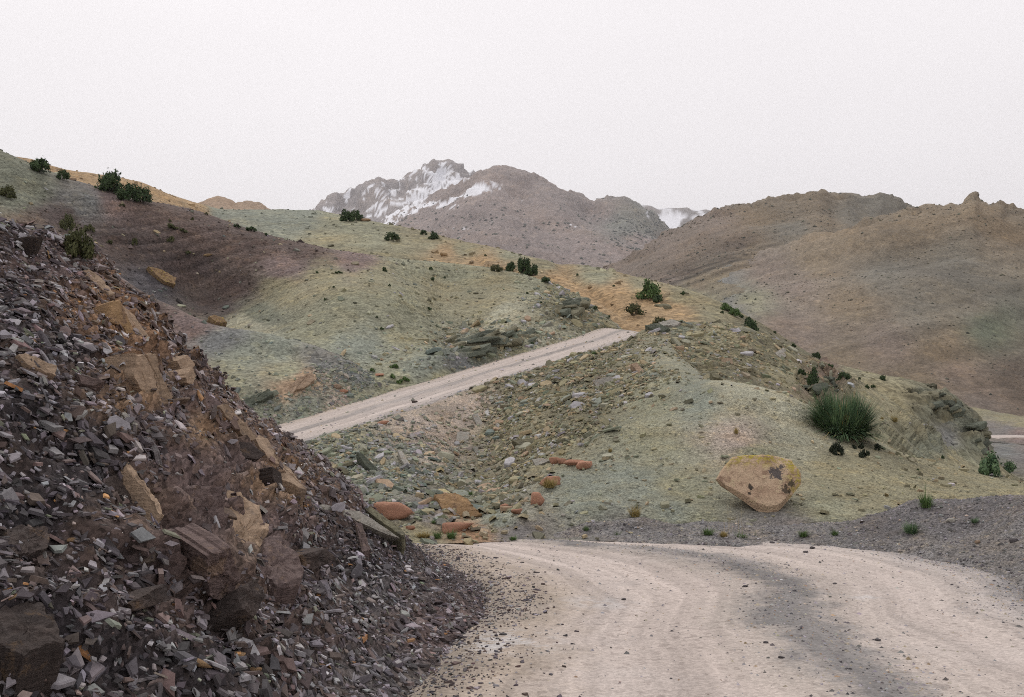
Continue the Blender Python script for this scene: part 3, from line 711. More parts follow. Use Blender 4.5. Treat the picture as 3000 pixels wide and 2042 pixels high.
C = zones(G, [(60, 480, 'ochre'), (200, 510, 'ochre'), (350, 540, 'ochre'), (480, 590, 'ochre'), (580, 620, 'ochre'), (640, 625, 'bgreen'), (750, 630, 'bgreen'), (900, 640, 'bgreen'), (820, 670, 'bgreen'), (1000, 650, 'green'), (1100, 690, 'green'), (950, 700, 'olive'), (1150, 720, 'olive'), (1250, 700, 'olive'), (1300, 730, 'ochre'), (1400, 760, 'ochre'), (1350, 715, 'olive'), (1500, 745, 'green'), (1470, 790, 'ochre'),
              (1600, 770, 'olive'), (1620, 810, 'ochre'), (1750, 800, 'green'), (1700, 860, 'ochre'), (1790, 910, 'ochre'), (1840, 945, 'ochre'), (1800, 850, 'ochre'), (1880, 830, 'olive'), (1900, 880, 'ochre'), (2000, 870, 'olive'), (1980, 920, 'ochre'), (2100, 910, 'olive'), (2200, 960, 'dolive'), (2350, 1040, 'dolive'), (2420, 1060, 'brown'), (2500, 1100, 'olive'), (2600, 1130, 'olive'), (2700, 1170, 'dolive'), (2740, 1190, 'dgreen'), (2780, 1210, 'dolive'), (2870, 1290, 'dgreen'), (2760, 1280, 'bluegrey'), (2850, 1260, 'dolive'), (2820, 1340, 'green'), (2900, 1390, 'olive'), (2600, 1200, 'olive')], 3.4, 28, .06)
terrain('ochre_ridge', G, C, M_ridge)

# ---- crags where the ridge breaks off above the valley
ct = [(2540, 1100, 60.5), (2620, 1112, 60.5), (2680, 1122, 60.5), (2720, 1134, 60.5), (2776, 1166, 60.4), (2830, 1192, 59.6), (2866, 1226, 58.6), (2893, 1290, 57.6), (2905, 1345, 57)]
c1 = [(2540, 1135, 58.6), (2620, 1150, 58.4), (2700, 1185, 58), (2776, 1225, 57.6), (2830, 1262, 57.2), (2870, 1305, 56.8), (2905, 1365, 56.6)]
c2 = [(2540, 1175, 56.8), (2620, 1200, 56.6), (2700, 1245, 56.2), (2776, 1295, 55.8), (2830, 1330, 55.6), (2870, 1360, 55.4), (2905, 1385, 55.4)]
c3 = [(2540, 1240, 53), (2700, 1310, 53), (2800, 1360, 53), (2905, 1410, 53)]
cb = [(x, y + 6, d + 2) for x, y, d in ct]; cb2 = [(x, y + 60, d + 7) for x, y, d in ct]
G = loft([c3, c2, c1, ct, cb, cb2], 230, 170, xr=(2540, 2905))
px, py, _ = proj(G)
st, _h = strata(G, (-0.12, .15, 0.98), .55, .7, 87, .25)
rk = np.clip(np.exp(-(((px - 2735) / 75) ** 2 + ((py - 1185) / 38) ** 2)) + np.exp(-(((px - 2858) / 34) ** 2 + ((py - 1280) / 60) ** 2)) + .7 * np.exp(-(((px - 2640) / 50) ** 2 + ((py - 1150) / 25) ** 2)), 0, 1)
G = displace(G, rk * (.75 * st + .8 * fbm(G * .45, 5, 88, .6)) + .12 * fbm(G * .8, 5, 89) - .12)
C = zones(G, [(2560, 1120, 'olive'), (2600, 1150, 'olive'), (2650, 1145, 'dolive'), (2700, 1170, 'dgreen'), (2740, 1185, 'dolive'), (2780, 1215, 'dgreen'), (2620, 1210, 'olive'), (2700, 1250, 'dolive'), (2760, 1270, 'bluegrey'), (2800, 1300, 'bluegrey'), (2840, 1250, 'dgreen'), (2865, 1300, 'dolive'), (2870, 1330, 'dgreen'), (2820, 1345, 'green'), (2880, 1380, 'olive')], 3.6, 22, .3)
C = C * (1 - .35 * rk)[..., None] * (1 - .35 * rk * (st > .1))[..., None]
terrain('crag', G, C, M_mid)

# ---- valley floor on the right
r0 = [(2400, 1520, 38), (2700, 1500, 40), (3000, 1470, 45), (3500, 1480, 45)]
r1 = [(2400, 1440, 60), (2700, 1420, 60), (2900, 1395, 62), (3000, 1400, 62), (3500, 1430, 60)]
r2 = [(2400, 1370, 85), (2700, 1350, 85), (2900, 1325, 90), (3000, 1330, 90), (3500, 1350, 88)]
r3 = [(2400, 1320, 120), (2700, 1300, 120), (2900, 1296, 120), (3000, 1300, 120), (3500, 1310, 120)]
r4 = [(2400, 1270, 160), (2700, 1260, 160), (2880, 1235, 165), (3000, 1230, 170), (3500, 1240, 170)]
r5 = [(2400, 1210, 220), (2700, 1195, 220), (2830, 1180, 220), (2950, 1205, 220), (3000, 1215, 215), (3500, 1220, 220)]
r6 = [(2400, 1220, 260), (2700, 1210, 260), (2830, 1195, 260), (3000, 1225, 260), (3500, 1230, 260)]
G = loft([r0, r1, r2, r3, r4, r5, r6], 200, 120, xr=(2400, 3500))
G = displace(G, .5 * fbm(G * .08, 5, 91) + .12 * fbm(G * .5, 4, 92))
C = zones(G, [(2870, 1200, 'olive'), (2950, 1215, 'olive'), (2900, 1250, 'grey'), (2960, 1260, 'grey'), (2990, 1280, 'mauve'), (2950, 1320, 'bluegrey'), (2990, 1350, 'grey'), (2900, 1380, 'dgreen'), (2950, 1420, 'olive'), (3000, 1240, 'olive')], 3, 30, .05)
terrain('valley', G, C, M_ridge)
tk = np.array([P(x, y, d) for x, y, d in ((2900, 1300, 117), (2925, 1297, 117.5), (2960, 1296.5, 118), (3000, 1297, 117), (3080, 1300, 115), (3250, 1306, 113))])
tk = pchip(np.arange(6), tk, np.linspace(0, 5, 60))
tw = np.linspace(-1, 1, 7)[None, :, None] * np.array([0.1, 2.2, 0.06])
Gt = tk[:, None] + tw; Gt[..., 2] += .75
me = mesh_from('valley_track', Gt, polys=grid_polys(60, 7), uv=np.stack(np.meshgrid(np.linspace(.6, .9, 7), np.linspace(0, 50, 60)) + [np.zeros((60, 7))], -1).reshape(-1, 3))
if me.polygons[0].normal.z < 0: me.flip_normals()
obj('valley_track', me, M_road, kind='structure')

# ---- right-hand mountain: a rear ridge with dark bedded bands, and a nearer shoulder
M_ = [(1600, 870), (1700, 832), (1790, 786), (1870, 737), (1950, 692), (2050, 642), (2100, 621), (2200, 598), (2300, 574), (2360, 556), (2400, 548), (2425, 553), (2450, 562), (2480, 556), (2500, 560), (2530, 568), (2580, 569), (2610, 580), (2635, 590), (2650, 606), (2700, 630), (2760, 660)]
top = [(x, y, 640) for x, y in M_]
m1 = [(x, y + 60 + .03 * (x - 1600), 560) for x, y in M_]
m2 = [(1600, 960, 470), (1800, 890, 460), (2000, 850, 440), (2200, 800, 430), (2400, 780, 430), (2760, 780, 430)]
m3 = [(1600, 1060, 380), (2000, 1000, 340), (2400, 960, 330), (2760, 960, 330)]
bk = [(x, y + 40, 740) for x, y, d in top]
bk2 = [(x, y + 260, 900) for x, y, d in top]
G = loft([m3, m2, m1, top, bk, bk2], 260, 150, xr=(1600, 2760))
px, py, _ = proj(G)
band = np.exp(-(((py - (870 - .32 * (px - 1850))) / 42) ** 2)) * sstep(1720, 1850, px) * sstep(2450, 2150, px)
st, _h = strata(G, (-0.30, .1, 0.95), 5.5, .5, 101, .012)
crag = np.exp(-((py - np.interp(px, [q[0] for q in M_], [q[1] for q in M_])) / 14) ** 2)
G = displace(G, 7 * fbm(G * .011, 4, 102) + 3.2 * band * st + 1.0 * st * sstep(0, .3, fbm(G * .01, 3, 103)) + 6 * crag * fbm(G * .05, 5, 104, .6) + .35 * fbm(G * .09, 3, 105))
C = zones(G, [(1800, 800, 'm_mauve'), (1950, 720, 'm_mauve'), (2100, 650, 'm_mauve'), (2250, 620, 'm_brown'), (2400, 570, 'm_brown'), (2550, 590, 'm_far'), (1850, 850, 'm_purple'), (2000, 800, 'm_purple'), (2150, 730, 'm_purple'), (2300, 680, 'm_far'), (2200, 760, 'm_brown'), (2050, 850, 'm_brown'), (1950, 830, 'm_mauve'), (2500, 640, 'm_far'), (2050, 870, 'green'), (2400, 650, 'm_brown')], 3, 40, .012)
fb = np.mod(G @ np.array([-0.30, .1, 0.95]) / 5.5 + .5 * fbm(G * .012, 3, 101), 1.0)
C = C * (1 - .7 * band * np.exp(-((fb - .25) / .24) ** 2) - .14 * np.exp(-((fb - .25) / .18) ** 2))[..., None]
terrain('mountain', G, C, M_mtn)

F_ = [(1800, 1010), (1900, 960), (2000, 905), (2150, 800), (2300, 735), (2450, 685), (2600, 636), (2700, 607), (2740, 602), (2780, 594), (2810, 590), (2840, 575), (2856, 569), (2875, 580), (2900, 589), (2935, 594), (2950, 606), (2990, 611), (3030, 612), (3120, 640), (3400, 720), (3700, 800)]
def fd(x): return 430 + 60 * sstep(2400, 1900, x)
top = [(x, y, float(fd(x))) for x, y in F_]
m1 = [(1800, 1050, 400), (1900, 1000, 395), (2000, 945, 390), (2150, 870, 380), (2300, 840, 370), (2500, 800, 360), (2700, 760, 355), (2850, 740, 350), (3000, 760, 350), (3400, 830, 350), (3700, 900, 350)]
m2 = [(1800, 1100, 340), (2000, 1000, 320), (2150, 960, 305), (2300, 960, 295), (2500, 940, 285), (2700, 910, 280), (2850, 910, 275), (3000, 920, 272), (3400, 950, 270), (3700, 1000, 270)]
m3 = [(1800, 1150, 290), (2000, 1080, 265), (2200, 1080, 250), (2400, 1080, 240), (2600, 1080, 232), (2800, 1090, 228), (3000, 1100, 225), (3400, 1120, 225), (3700, 1150, 225)]
m4 = [(1800, 1250, 240), (2200, 1230, 205), (2600, 1230, 195), (2800, 1235, 192), (3000, 1245, 190), (3400, 1260, 190), (3700, 1280, 190)]
bk = [(x, y + 25, d + 70) for x, y, d in top]
bk2 = [(x, y + 260, d + 200) for x, y, d in top]
G = loft([m4, m3, m2, m1, top, bk, bk2], 330, 180, xr=(1800, 3700))
px, py, _ = proj(G)
st, _h = strata(G, (-0.28, .1, 0.95), 4.5, .7, 111, .014)
crag = np.exp(-((py - np.interp(px, [q[0] for q in F_], [q[1] for q in F_])) / 14) ** 2)
rid = fbm(G * np.array([.016, .007, .007]), 3, 117, .45, True)
G = displace(G, 6 * fbm(G * .012, 4, 112) + 2.2 * rid + .9 * st * sstep(-.05, .3, fbm(G * .012, 3, 113)) + 5 * crag * fbm(G * .06, 5, 114, .6) + .3 * fbm(G * .1, 3, 115))
C = zones(G, [(2100, 860, 'bluegrey'), (2080, 830, 'bluegrey'), (2200, 880, 'green'), (2150, 920, 'bluegrey'), (2250, 800, 'm_mauve'), (2330, 850, 'm_mauve'), (2300, 950, 'm_mauve'), (2400, 760, 'm_brown'), (2500, 700, 'm_brown'), (2700, 640, 'm_brown'), (2850, 600, 'm_brown'), (2600, 800, 'm_far'), (2800, 750, 'm_far'), (2950, 700, 'm_brown'), (2500, 900, 'm_brown'), (2700, 900, 'm_far'), (2350, 1000, 'm_mauve'), (2450, 1050, 'm_brown'), (2600, 1000, 'm_mauve'), (2750, 1000, 'm_brown'), (2900, 960, 'm_farg'), (2850, 880, 'm_far'), (2800, 1080, 'm_mauve'), (2950, 1080, 'm_purple'), (2700, 1120, 'm_brown'), (2900, 1160, 'm_mauve'), (3000, 1150, 'm_purple')], 2.8, 40, .012)
fb = np.mod(G @ np.array([-0.28, .1, 0.95]) / 9 + .9 * fbm(G * .014, 4, 118), 1.0)
C = C * (1 - .20 * np.exp(-((fb - .25) / .2) ** 2) * sstep(-.1, .25, fbm(G * .01, 4, 119)) + .22 * fbm(G * np.array([.05, .012, .012]), 4, 116))[..., None]
C = C * (1 + .25 * fbm(G * .25, 3, 121))[..., None]
terrain('mountain_shoulder', G, C, M_mtn)

# ---- snow-streaked peak, the brown mountain before it, far snowy crest, low pale knolls
def snow_mat():
    m = ground_mat('snow_mountain', 0.35, 0.003, 0.5, 3.0, 0.2, 0.25, (1, .6, .8))
    nt = m.node_tree; b = nt.nodes['Principled BSDF']
    src = b.inputs['Base Color'].links[0].from_socket
    at = nt.nodes.new('ShaderNodeAttribute'); at.attribute_name = 'snow'
    c = mixc(nt, at.outputs['Fac'], src, (.78, .79, .83))
    nt.links.new(c, b.inputs['Base Color'])
    return m
M_snow = snow_mat()
def add_snow(o, s):
    a = o.data.attributes.new('snow', 'FLOAT', 'POINT')
    a.data.foreach_set('value', np.ascontiguousarray(s, np.float32).ravel())

S_ = [(760, 690), (850, 655), (930, 619), (945, 604), (965, 594), (1000, 575), (1040, 552), (1070, 537), (1090, 528), (1112, 519), (1140, 522), (1170, 525), (1200, 519), (1225, 512), (1240, 502), (1252, 490), (1270, 483), (1290, 482), (1312, 483), (1330, 492), (1345, 508), (1365, 522), (1400, 545), (1470, 575), (1560, 600), (1700, 640)]
D = 3000
top = [(x, y, D) for x, y in S_]
m1 = [(x, y + 45, D - 170 + 90 * math.sin(x * .045)) for x, y in S_]
m2 = [(760, 760, 2500), (930, 700, 2480), (1100, 660, 2400), (1250, 640, 2420), (1400, 650, 2480), (1700, 740, 2500)]
m3 = [(760, 900, 2100), (1200, 840, 2000), (1700, 850, 2100)]
bk = [(x, y + 20, D + 300) for x, y in S_]; bk2 = [(x, y + 350, D + 900) for x, y in S_]
G = loft([m3, m2, m1, top, bk, bk2], 270, 200, xr=(760, 1700))
px, py, _ = proj(G)
st, _h = strata(G, (0.05, -0.2, 0.97), 26, .35, 121, .002)
rid = fbm(G * np.array([.006, .0025, .0025]), 5, 122, .55, True)
crag = np.exp(-((py - np.interp(px, [q[0] for q in S_], [q[1] for q in S_])) / 9) ** 2)
G = displace(G, 26 * rid + 20 * fbm(G * .003, 5, 123) + 11 * st + 16 * crag * fbm(G * .02, 4, 124, .6))
C = zones(G, [(1000, 600, 'pk'), (1150, 550, 'pk'), (1290, 500, 'pk'), (1100, 640, 'pk'), (1300, 560, 'pk'), (960, 620, 'pk')], 2.5, 30, .004)
o = terrain('snow_peak', G, C, M_snow)
n1 = fbm(G * np.array([.030, .012, .010]), 4, 126, .65) * 1.25 + .5 * fbm(G * .006, 3, 127)
sw = np.exp(-(((px - 1265) / 95) ** 2 + ((py - 600) / 62) ** 2)) * 1.15 + .75 * np.exp(-(((px - 1300) / 60) ** 2 + ((py - 520) / 34) ** 2)) + .5 * np.exp(-(((px - 1110) / 55) ** 2 + ((py - 575) / 45) ** 2)) + .35 * np.exp(-(((px - 960) / 35) ** 2 + ((py - 612) / 16) ** 2))
snow = sstep(.40, .52, sw * .70 + n1 * .62 + .30 * (np.mod(G[..., 2] / 26 + .35 * fbm(G * .004, 3, 3), 1.0) - .5))
C = C * (1 - .3 * np.exp(-((np.mod(G[..., 2] / 26 + .35 * fbm(G * .004, 3, 3), 1.0) - .1) / .15) ** 2))[..., None]
add_snow(o, snow)

B_ = [(1000, 735), (1060, 700), (1130, 650), (1200, 612), (1280, 572), (1350, 537), (1385, 514), (1410, 503), (1435, 498), (1470, 497), (1500, 502), (1530, 513), (1570, 531), (1610, 545), (1640, 556), (1680, 572), (1720, 590), (1740, 595), (1770, 588), (1800, 585), (1830, 590), (1860, 604), (1890, 618), (1915, 640), (1935, 668), (1960, 690), (2050, 740)]
D = 2300
top = [(x, y, D) for x, y in B_]
m1 = [(x, y + 50, D - 190 + 60 * math.sin(x * .03)) for x, y in B_]
m2 = [(1000, 800, 1900), (1200, 720, 1850), (1450, 650, 1800), (1650, 690, 1800), (1800, 700, 1850), (1900, 720, 1880), (2050, 800, 1900)]
m3 = [(1000, 900, 1500), (1500, 790, 1400), (1750, 800, 1380), (2050, 880, 1450)]
m4 = [(1000, 1000, 1100), (1500, 900, 1000), (2050, 980, 1050)]
bk = [(x, y + 20, D + 260) for x, y in B_]; bk2 = [(x, y + 350, D + 800) for x, y in B_]
G = loft([m4, m3, m2, m1, top, bk, bk2], 310, 190, xr=(1000, 2050))
px, py, _ = proj(G)
st, _h = strata(G, (0.15, -0.2, 0.95), 20, .5, 131, .003)
rid = fbm(G * np.array([.005, .0025, .0025]), 5, 132, .55, True)
crag = np.exp(-((py - np.interp(px, [q[0] for q in B_], [q[1] for q in B_])) / 9) ** 2)
G = displace(G, 22 * rid + 20 * fbm(G * .0035, 5, 133) + 5 * st + 9 * crag * fbm(G * .02, 4, 134, .6))
C = zones(G, [(1450, 540, 'bm'), (1600, 590, 'bm'), (1350, 620, 'bm'), (1500, 640, 'bm'), (1650, 650, 'bm'), (1750, 620, 'bm'), (1850, 640, 'bmg'), (1900, 670, 'bmg'), (1830, 670, 'bmg'), (1700, 720, 'bm'), (1600, 720, 'bm'), (1800, 740, 'bm'), (1400, 580, 'bm'), (1880, 700, 'bm')], 3, 30, .004)
o = terrain('brown_mountain', G, C, M_snow)
n1 = fbm(G * np.array([.030, .012, .010]), 4, 136, .65) * 1.3
lf = np.interp(px, [1100, 1250, 1420, 1480], [660, 605, 560, 545])
sw = np.exp(-(((py - lf) / 17) ** 2)) * sstep(1500, 1420, px) * sstep(1060, 1150, px) + .35 * np.exp(-(((px - 1800) / 30) ** 2 + ((py - 605) / 18) ** 2))
add_snow(o, sstep(.42, .55, sw * .66 + n1 * .55))
LSB = LAY['brown_mountain']

R_s = [(1780, 640), (1850, 612), (1900, 612), (1930, 624), (1960, 623), (1990, 621), (2008, 618), (2030, 622), (2060, 623), (2090, 630), (2160, 650), (2300, 700)]
D = 4200
top = [(x, y, D) for x, y in R_s]
m1 = [(x, y + 45, D - 350) for x, y in R_s]; m2 = [(x, y + 200, D - 900) for x, y in R_s]
bk = [(x, y + 20, D + 300) for x, y in R_s]; bk2 = [(x, y + 300, D + 900) for x, y in R_s]
G = loft([m2, m1, top, bk, bk2], 120, 90, xr=(1780, 2300))
G = displace(G, 30 * fbm(G * np.array([.004, .002, .002]), 5, 141, .55, True))
px, py, _ = proj(G)
o = terrain('far_snow_crest', G, np.broadcast_to(PAL['far'], G.shape), M_snow)
add_snow(o, sstep(.25, .5, .55 + 1.1 * fbm(G * np.array([.008, .004, .004]), 5, 142) - .3 * sstep(635, 619, py)))

K_ = [(520, 640), (570, 612), (605, 594), (625, 583), (645, 580), (670, 588), (690, 599), (705, 595), (725, 592), (745, 597), (765, 606), (785, 615), (900, 640)]
top = [(x, y, 420) for x, y in K_]
m1 = [(x, y + 70, 330) for x, y in K_]; bk = [(x, y + 15, 470) for x, y in K_]; bk2 = [(x, y + 180, 560) for x, y in K_]
G = loft([m1, top, bk, bk2], 130, 60, xr=(520, 900))
G = displace(G, 3.5 * fbm(G * .03, 6, 151, .6))
terrain('pale_knoll', G, np.broadcast_to(PAL['tan'] * .75 + PAL['far'] * .25, G.shape), M_mtn)

# ---- the air: pale haze in one closed box round everything
def haze():
    x0, x1, y0, y1, z0, z1 = -6000, 6500, -1500, 6500, -63, 1150
    v = np.array([(x, y, z) for z in (z0, z1) for y in (y0, y1) for x in (x0, x1)], float)
    f = np.array([(0, 2, 3, 1), (4, 5, 7, 6), (0, 1, 5, 4), (2, 6, 7, 3), (0, 4, 6, 2), (1, 3, 7, 5)])
    me = mesh_from('haze', v, polys=f, smooth=False)
    m = bpy.data.materials.new('haze_air'); m.use_nodes = True
    nt = m.node_tree; nt.nodes.clear()
    out = nt.nodes.new('ShaderNodeOutputMaterial')
    pv = nt.nodes.new('ShaderNodeVolumePrincipled')
    pv.inputs['Color'].default_value = (.93, .94, .98, 1)
    pv.inputs['Density'].default_value = HAZE_DENSITY
    pv.inputs['Anisotropy'].default_value = 0.2
    nt.links.new(pv.outputs['Volume'], out.inputs['Volume'])
    o = obj('haze', me, m, kind='stuff', label='thin pale haze lying over the whole valley', cat='haze')
    o.display_type = 'WIRE'
HAZE_DENSITY = 0.00011
haze()
# ================================================================== LOOSE STONE
def basis(n, rng):
    """random tangent frames for unit normals n (K,3)"""
    a = rng.normal(size=n.shape)
    t = np.cross(n, a); t /= np.linalg.norm(t, axis=1, keepdims=True)
    return t, np.cross(n, t)

def pick_points(layer, count, density, rng, jit=1.0):
    """random surface points of a terrain sheet, weighted by area x density(px, py, G)"""
    L = LAY[layer]; G, N = L['G'], L['N']
    e1 = G[:-1, 1:] - G[:-1, :-1]; e2 = G[1:, :-1] - G[:-1, :-1]
    area = np.linalg.norm(np.cross(e1, e2), axis=-1)
    w = (area * np.clip(density(L['px'][:-1, :-1], L['py'][:-1, :-1], G[:-1, :-1]), 0, None)).ravel()
    w = w / w.sum()
    k = rng.choice(len(w), count, p=w)
    n1 = G.shape[1] - 1
    i, j = k // n1, k % n1
    u, v = rng.random(count)[:, None], rng.random(count)[:, None]
    p = G[i, j] * (1 - u) * (1 - v) + G[i, j + 1] * u * (1 - v) + G[i + 1, j] * (1 - u) * v + G[i + 1, j + 1] * u * v
    return p, N[i, j], (L['C'][i, j] if L['C'] is not None else None)

def plate_mesh(name, p, n, size, aspect, thick, cols, rng, K=5):
    """thin irregular stone plates: centre p, facing n, half-length size"""
    M = len(p)
    t, b = basis(n, rng)
    ang = (np.arange(K)[None] + rng.uniform(-.33, .33, (M, K))) * 2 * np.pi / K
    rad = rng.uniform(.7, 1.15, (M, K))
    x = np.cos(ang) * rad * size[:, None]; y = np.sin(ang) * rad * (size * aspect)[:, None]
    base = p[:, None] + t[:, None] * x[..., None] + b[:, None] * y[..., None]
    top = base * 1.0
    shr = rng.uniform(.8, .98, (M, K))
    top = p[:, None] + t[:, None] * (x * shr)[..., None] + b[:, None] * (y * shr)[..., None] + n[:, None] * (thick[:, None] * rng.uniform(.75, 1.25, (M, K)))[..., None]
    bot = base - n[:, None] * thick[:, None, None]
    V = np.concatenate([top, bot], 1).reshape(-1, 3)
    o = np.arange(M)[:, None] * 2 * K
    loops = [np.concatenate([np.arange(K)], 0)]
    cnt = [K]
    for k in range(K):
        q = [k, k + K, (k + 1) % K + K, (k + 1) % K]
        loops.append(np.array(q)); cnt.append(4)
    lp = np.concatenate(loops)
    L = (o + lp[None]).ravel()
    C = np.tile(np.array(cnt), M)
    cc = np.repeat(cols, 2 * K, axis=0)
    return mesh_from(name, V, loops=L, counts=C, cols=cc, smooth=False)

def tilt(n, rng, amt, toward=None, tw=0.0):
    m = n + rng.normal(size=n.shape) * amt
    if toward is not None: m = m + np.asarray(toward) * tw
    return m / np.linalg.norm(m, axis=1, keepdims=True)

def palette(names, probs, M, rng, var=.18):
    base = np.stack([PAL[k] for k in names])
    c = base[rng.choice(len(names), M, p=np.array(probs) / sum(probs))]
    return np.clip(c * rng.lognormal(0, var, (M, 1)) * rng.normal(1, .04, (M, 3)), .01, .9)

PAL.update(lilac=np.array((.25, .235, .25)), palegrey=np.array((.36, .35, .36)), charcoal=np.array((.055, .05, .052)), orange=np.array((.38, .20, .08)),
           tanp=np.array((.36, .29, .18)), olivep=np.array((.27, .245, .15)), greenp=np.array((.20, .215, .155)), teal=np.array((.14, .17, .15)))
M_plates = attr_mat('shale_plates', .85, .28, 22, .5)
M_pebbles = attr_mat('pebbles', .9, .2, 40, .3)
rng = np.random.default_rng(11)

# ---- scree of the dark bank
def bank_d(px, py, G):
    tv = np.linspace(0, 1.45, G.shape[0])[:, None]
    vis = sstep(-250, -50, px) * (G[..., 1] > 3.0)
    rock = 1.1 * np.exp(-((((px - 640) / 240) ** 2 + ((py - 1520) / 250) ** 2) ** 2)) + np.exp(-(((px - 420) / 70) ** 2 + ((py - 1080) / 120) ** 2)) + np.exp(-(((px - 740) / 70) ** 2 + ((py - 1330) / 90) ** 2)) + .8 * np.exp(-(((px - 600) / 60) ** 2 + ((py - 1220) / 60) ** 2))
    return vis * sstep(1.08, .98, tv) * np.clip(1 - rock, .07, 1)
p, n, c0 = pick_points('scree_bank', 33000, bank_d, rng)
M = len(p)
size = np.clip(rng.lognormal(math.log(.026), .55, M), .009, .085)
far = sstep(9.5, 12.5, p[:, 1]) * sstep(1.0, 0.2, p[:, 2])
size *= 1 - .3 * far
cols = palette(['slate', 'lilac', 'palegrey', 'dgrey', 'purple', 'charcoal', 'mauve', 'orange', 'greenp'], [24, 20, 11, 18, 12, 12, 6, 1.0, 2], M, rng, .28)
cols = cols * .75 + c0 * .25
nn = tilt(n, rng, .34, (-.1, .0, .7), .6)
me = plate_mesh('shale_scree', p + n * rng.uniform(-.01, .045, (M, 1)), nn, size, rng.uniform(.4, .8, M), np.clip(size * rng.uniform(.06, .2, M), .003, .014), cols * 1.12, rng, 4)
obj('shale_scree', me, M_plates, kind='stuff', label='dense scree of dark purple and grey shale chips covering the roadside bank', cat='scree')
# chips on the road's inner edge, at the toe of the bank
p, n, c0 = pick_points('road', 6500, lambda px, py, G: sstep(.22, -.04, LAY['road']['UV'][:-1, :-1, 0] + .09 * fbm(G * .8, 4, 5)) ** 2 * (G[..., 1] > 4) * (G[..., 1] < 17.5) * (G[..., 0] > -2.5), rng)
M = len(p)
size = np.clip(rng.lognormal(math.log(.012), .55, M), .005, .05)
cols = palette(['slate', 'lilac', 'dgrey', 'purple', 'mauve', 'palegrey'], [3, 2, 2, 2, 2, 1], M, rng)
me = plate_mesh('shale_chips', p + n * .004, tilt(n, rng, .25), size, rng.uniform(.45, .9, M), np.clip(size * .22, .003, .012), cols, rng, 4)
obj('shale_chips', me, M_plates, kind='stuff', label='small shale chips spilled from the dark bank onto the road edge', cat='scree')

# ---- green and olive rubble below the upper road
def blob(px, py, x, y, rx, ry): return np.exp(-(((px - x) / rx) ** 2 + ((py - y) / ry) ** 2) ** 1.5)
def rub_d(px, py, G):
    d = blob(px, py, 1050, 1400, 300, 130) + blob(px, py, 1600, 1170, 190, 120) + blob(px, py, 1420, 1400, 120, 140) + .8 * blob(px, py, 1780, 1090, 150, 80) + .8 * blob(px, py, 880, 1480, 120, 60) + .6 * blob(px, py, 1500, 1320, 120, 80)
    return (d + .035) * np.clip(.55 + 1.6 * fbm(G * .5, 4, 77), .05, 2)
def rub_cols(p, c0, M):
    px, py, _ = proj(p)
    k = sstep(1250, 1500, px)[:, None]
    a = palette(['bgreen', 'greenp', 'palegrey', 'teal', 'tanp', 'bluegrey', 'pale'], [5, 5, 3, 2, 2, 3, 3], M, rng)
    b = palette(['olivep', 'tanp', 'dolive', 'greenp', 'olive', 'palegrey'], [5, 4, 4, 3, 4, 1.5], M, rng)
    return (a * (1 - k) + b * k) * .8 + c0 * .2
p, n, c0 = pick_points('hillside', 23000, rub_d, rng)
M = len(p)
size = np.clip(rng.lognormal(math.log(.055), .52, M), .018, .2)
me = plate_mesh('rubble', p + n * rng.uniform(-.01, .04, (M, 1)), tilt(n, rng, .42, (0, 0, 1), .3), size, rng.uniform(.4, .85, M), np.clip(size * rng.uniform(.12, .35, M), .006, .05), rub_cols(p, c0, M), rng)
obj('rubble', me, M_plates, kind='stuff', label='loose green and olive shale rubble spilling down below the upper road', cat='rubble')
p, n, c0 = pick_points('rubble_spur', 4500, lambda px, py, G: (blob(px, py, 2050, 1030, 230, 90) + .3 * blob(px, py, 2350, 1100, 150, 60) + .03) * (py < 1400), rng)
M = len(p); size = np.clip(rng.lognormal(math.log(.085), .5, M), .03, .3)
me = plate_mesh('spur_rubble', p, tilt(n, rng, .4, (0, 0, 1), .3), size, rng.uniform(.4, .85, M), size * rng.uniform(.15, .4, M), rub_cols(p, c0, M), rng)
obj('spur_rubble', me, M_plates, kind='stuff', label='olive shale rubble strewn over the spur beyond the road crest', cat='rubble')
def cut_d(px, py, G):
    return blob(px, py, 1420, 1010, 150, 60) + blob(px, py, 1670, 910, 110, 75) + .6 * blob(px, py, 1560, 985, 140, 40) + .25 * blob(px, py, 1250, 1060, 220, 60) + .02
p, n, c0 = pick_points('folded_hill', 6000, cut_d, rng)
M = len(p); size = np.clip(rng.lognormal(math.log(.085), .55, M), .03, .38)
cols = palette(['bgreen', 'pale', 'olivep', 'dgreen', 'teal', 'tanp', 'palegrey'], [4, 4, 4, 3, 2, 2, 2], M, rng) * .8 + c0 * .2
me = plate_mesh('cutting_debris', p, tilt(n, rng, .42, (0, 0, 1), .3), size, rng.uniform(.35, .8, M), size * rng.uniform(.15, .4, M), cols, rng)
obj('cutting_debris', me, M_plates, kind='stuff', label='broken green slate below the outcrops of the upper road cutting', cat='rubble')
p, n, c0 = pick_points('mound', 3800, lambda px, py, G: blob(px, py, 1020, 1110, 110, 50) + .7 * blob(px, py, 850, 1190, 200, 40) + .03, rng)
M = len(p); size = np.clip(rng.lognormal(math.log(.065), .5, M), .02, .25)
cols = palette(['bgreen', 'bluegrey', 'greenp', 'pale', 'teal', 'pink'], [4, 4, 4, 2, 2, 1], M, rng) * .8 + c0 * .2
me = plate_mesh('mound_debris', p, tilt(n, rng, .42, (0, 0, 1), .3), size, rng.uniform(.35, .8, M), size * rng.uniform(.15, .4, M), cols, rng)
obj('mound_debris', me, M_plates, kind='stuff', label='grey green shale debris at the foot of the smooth mound', cat='rubble')
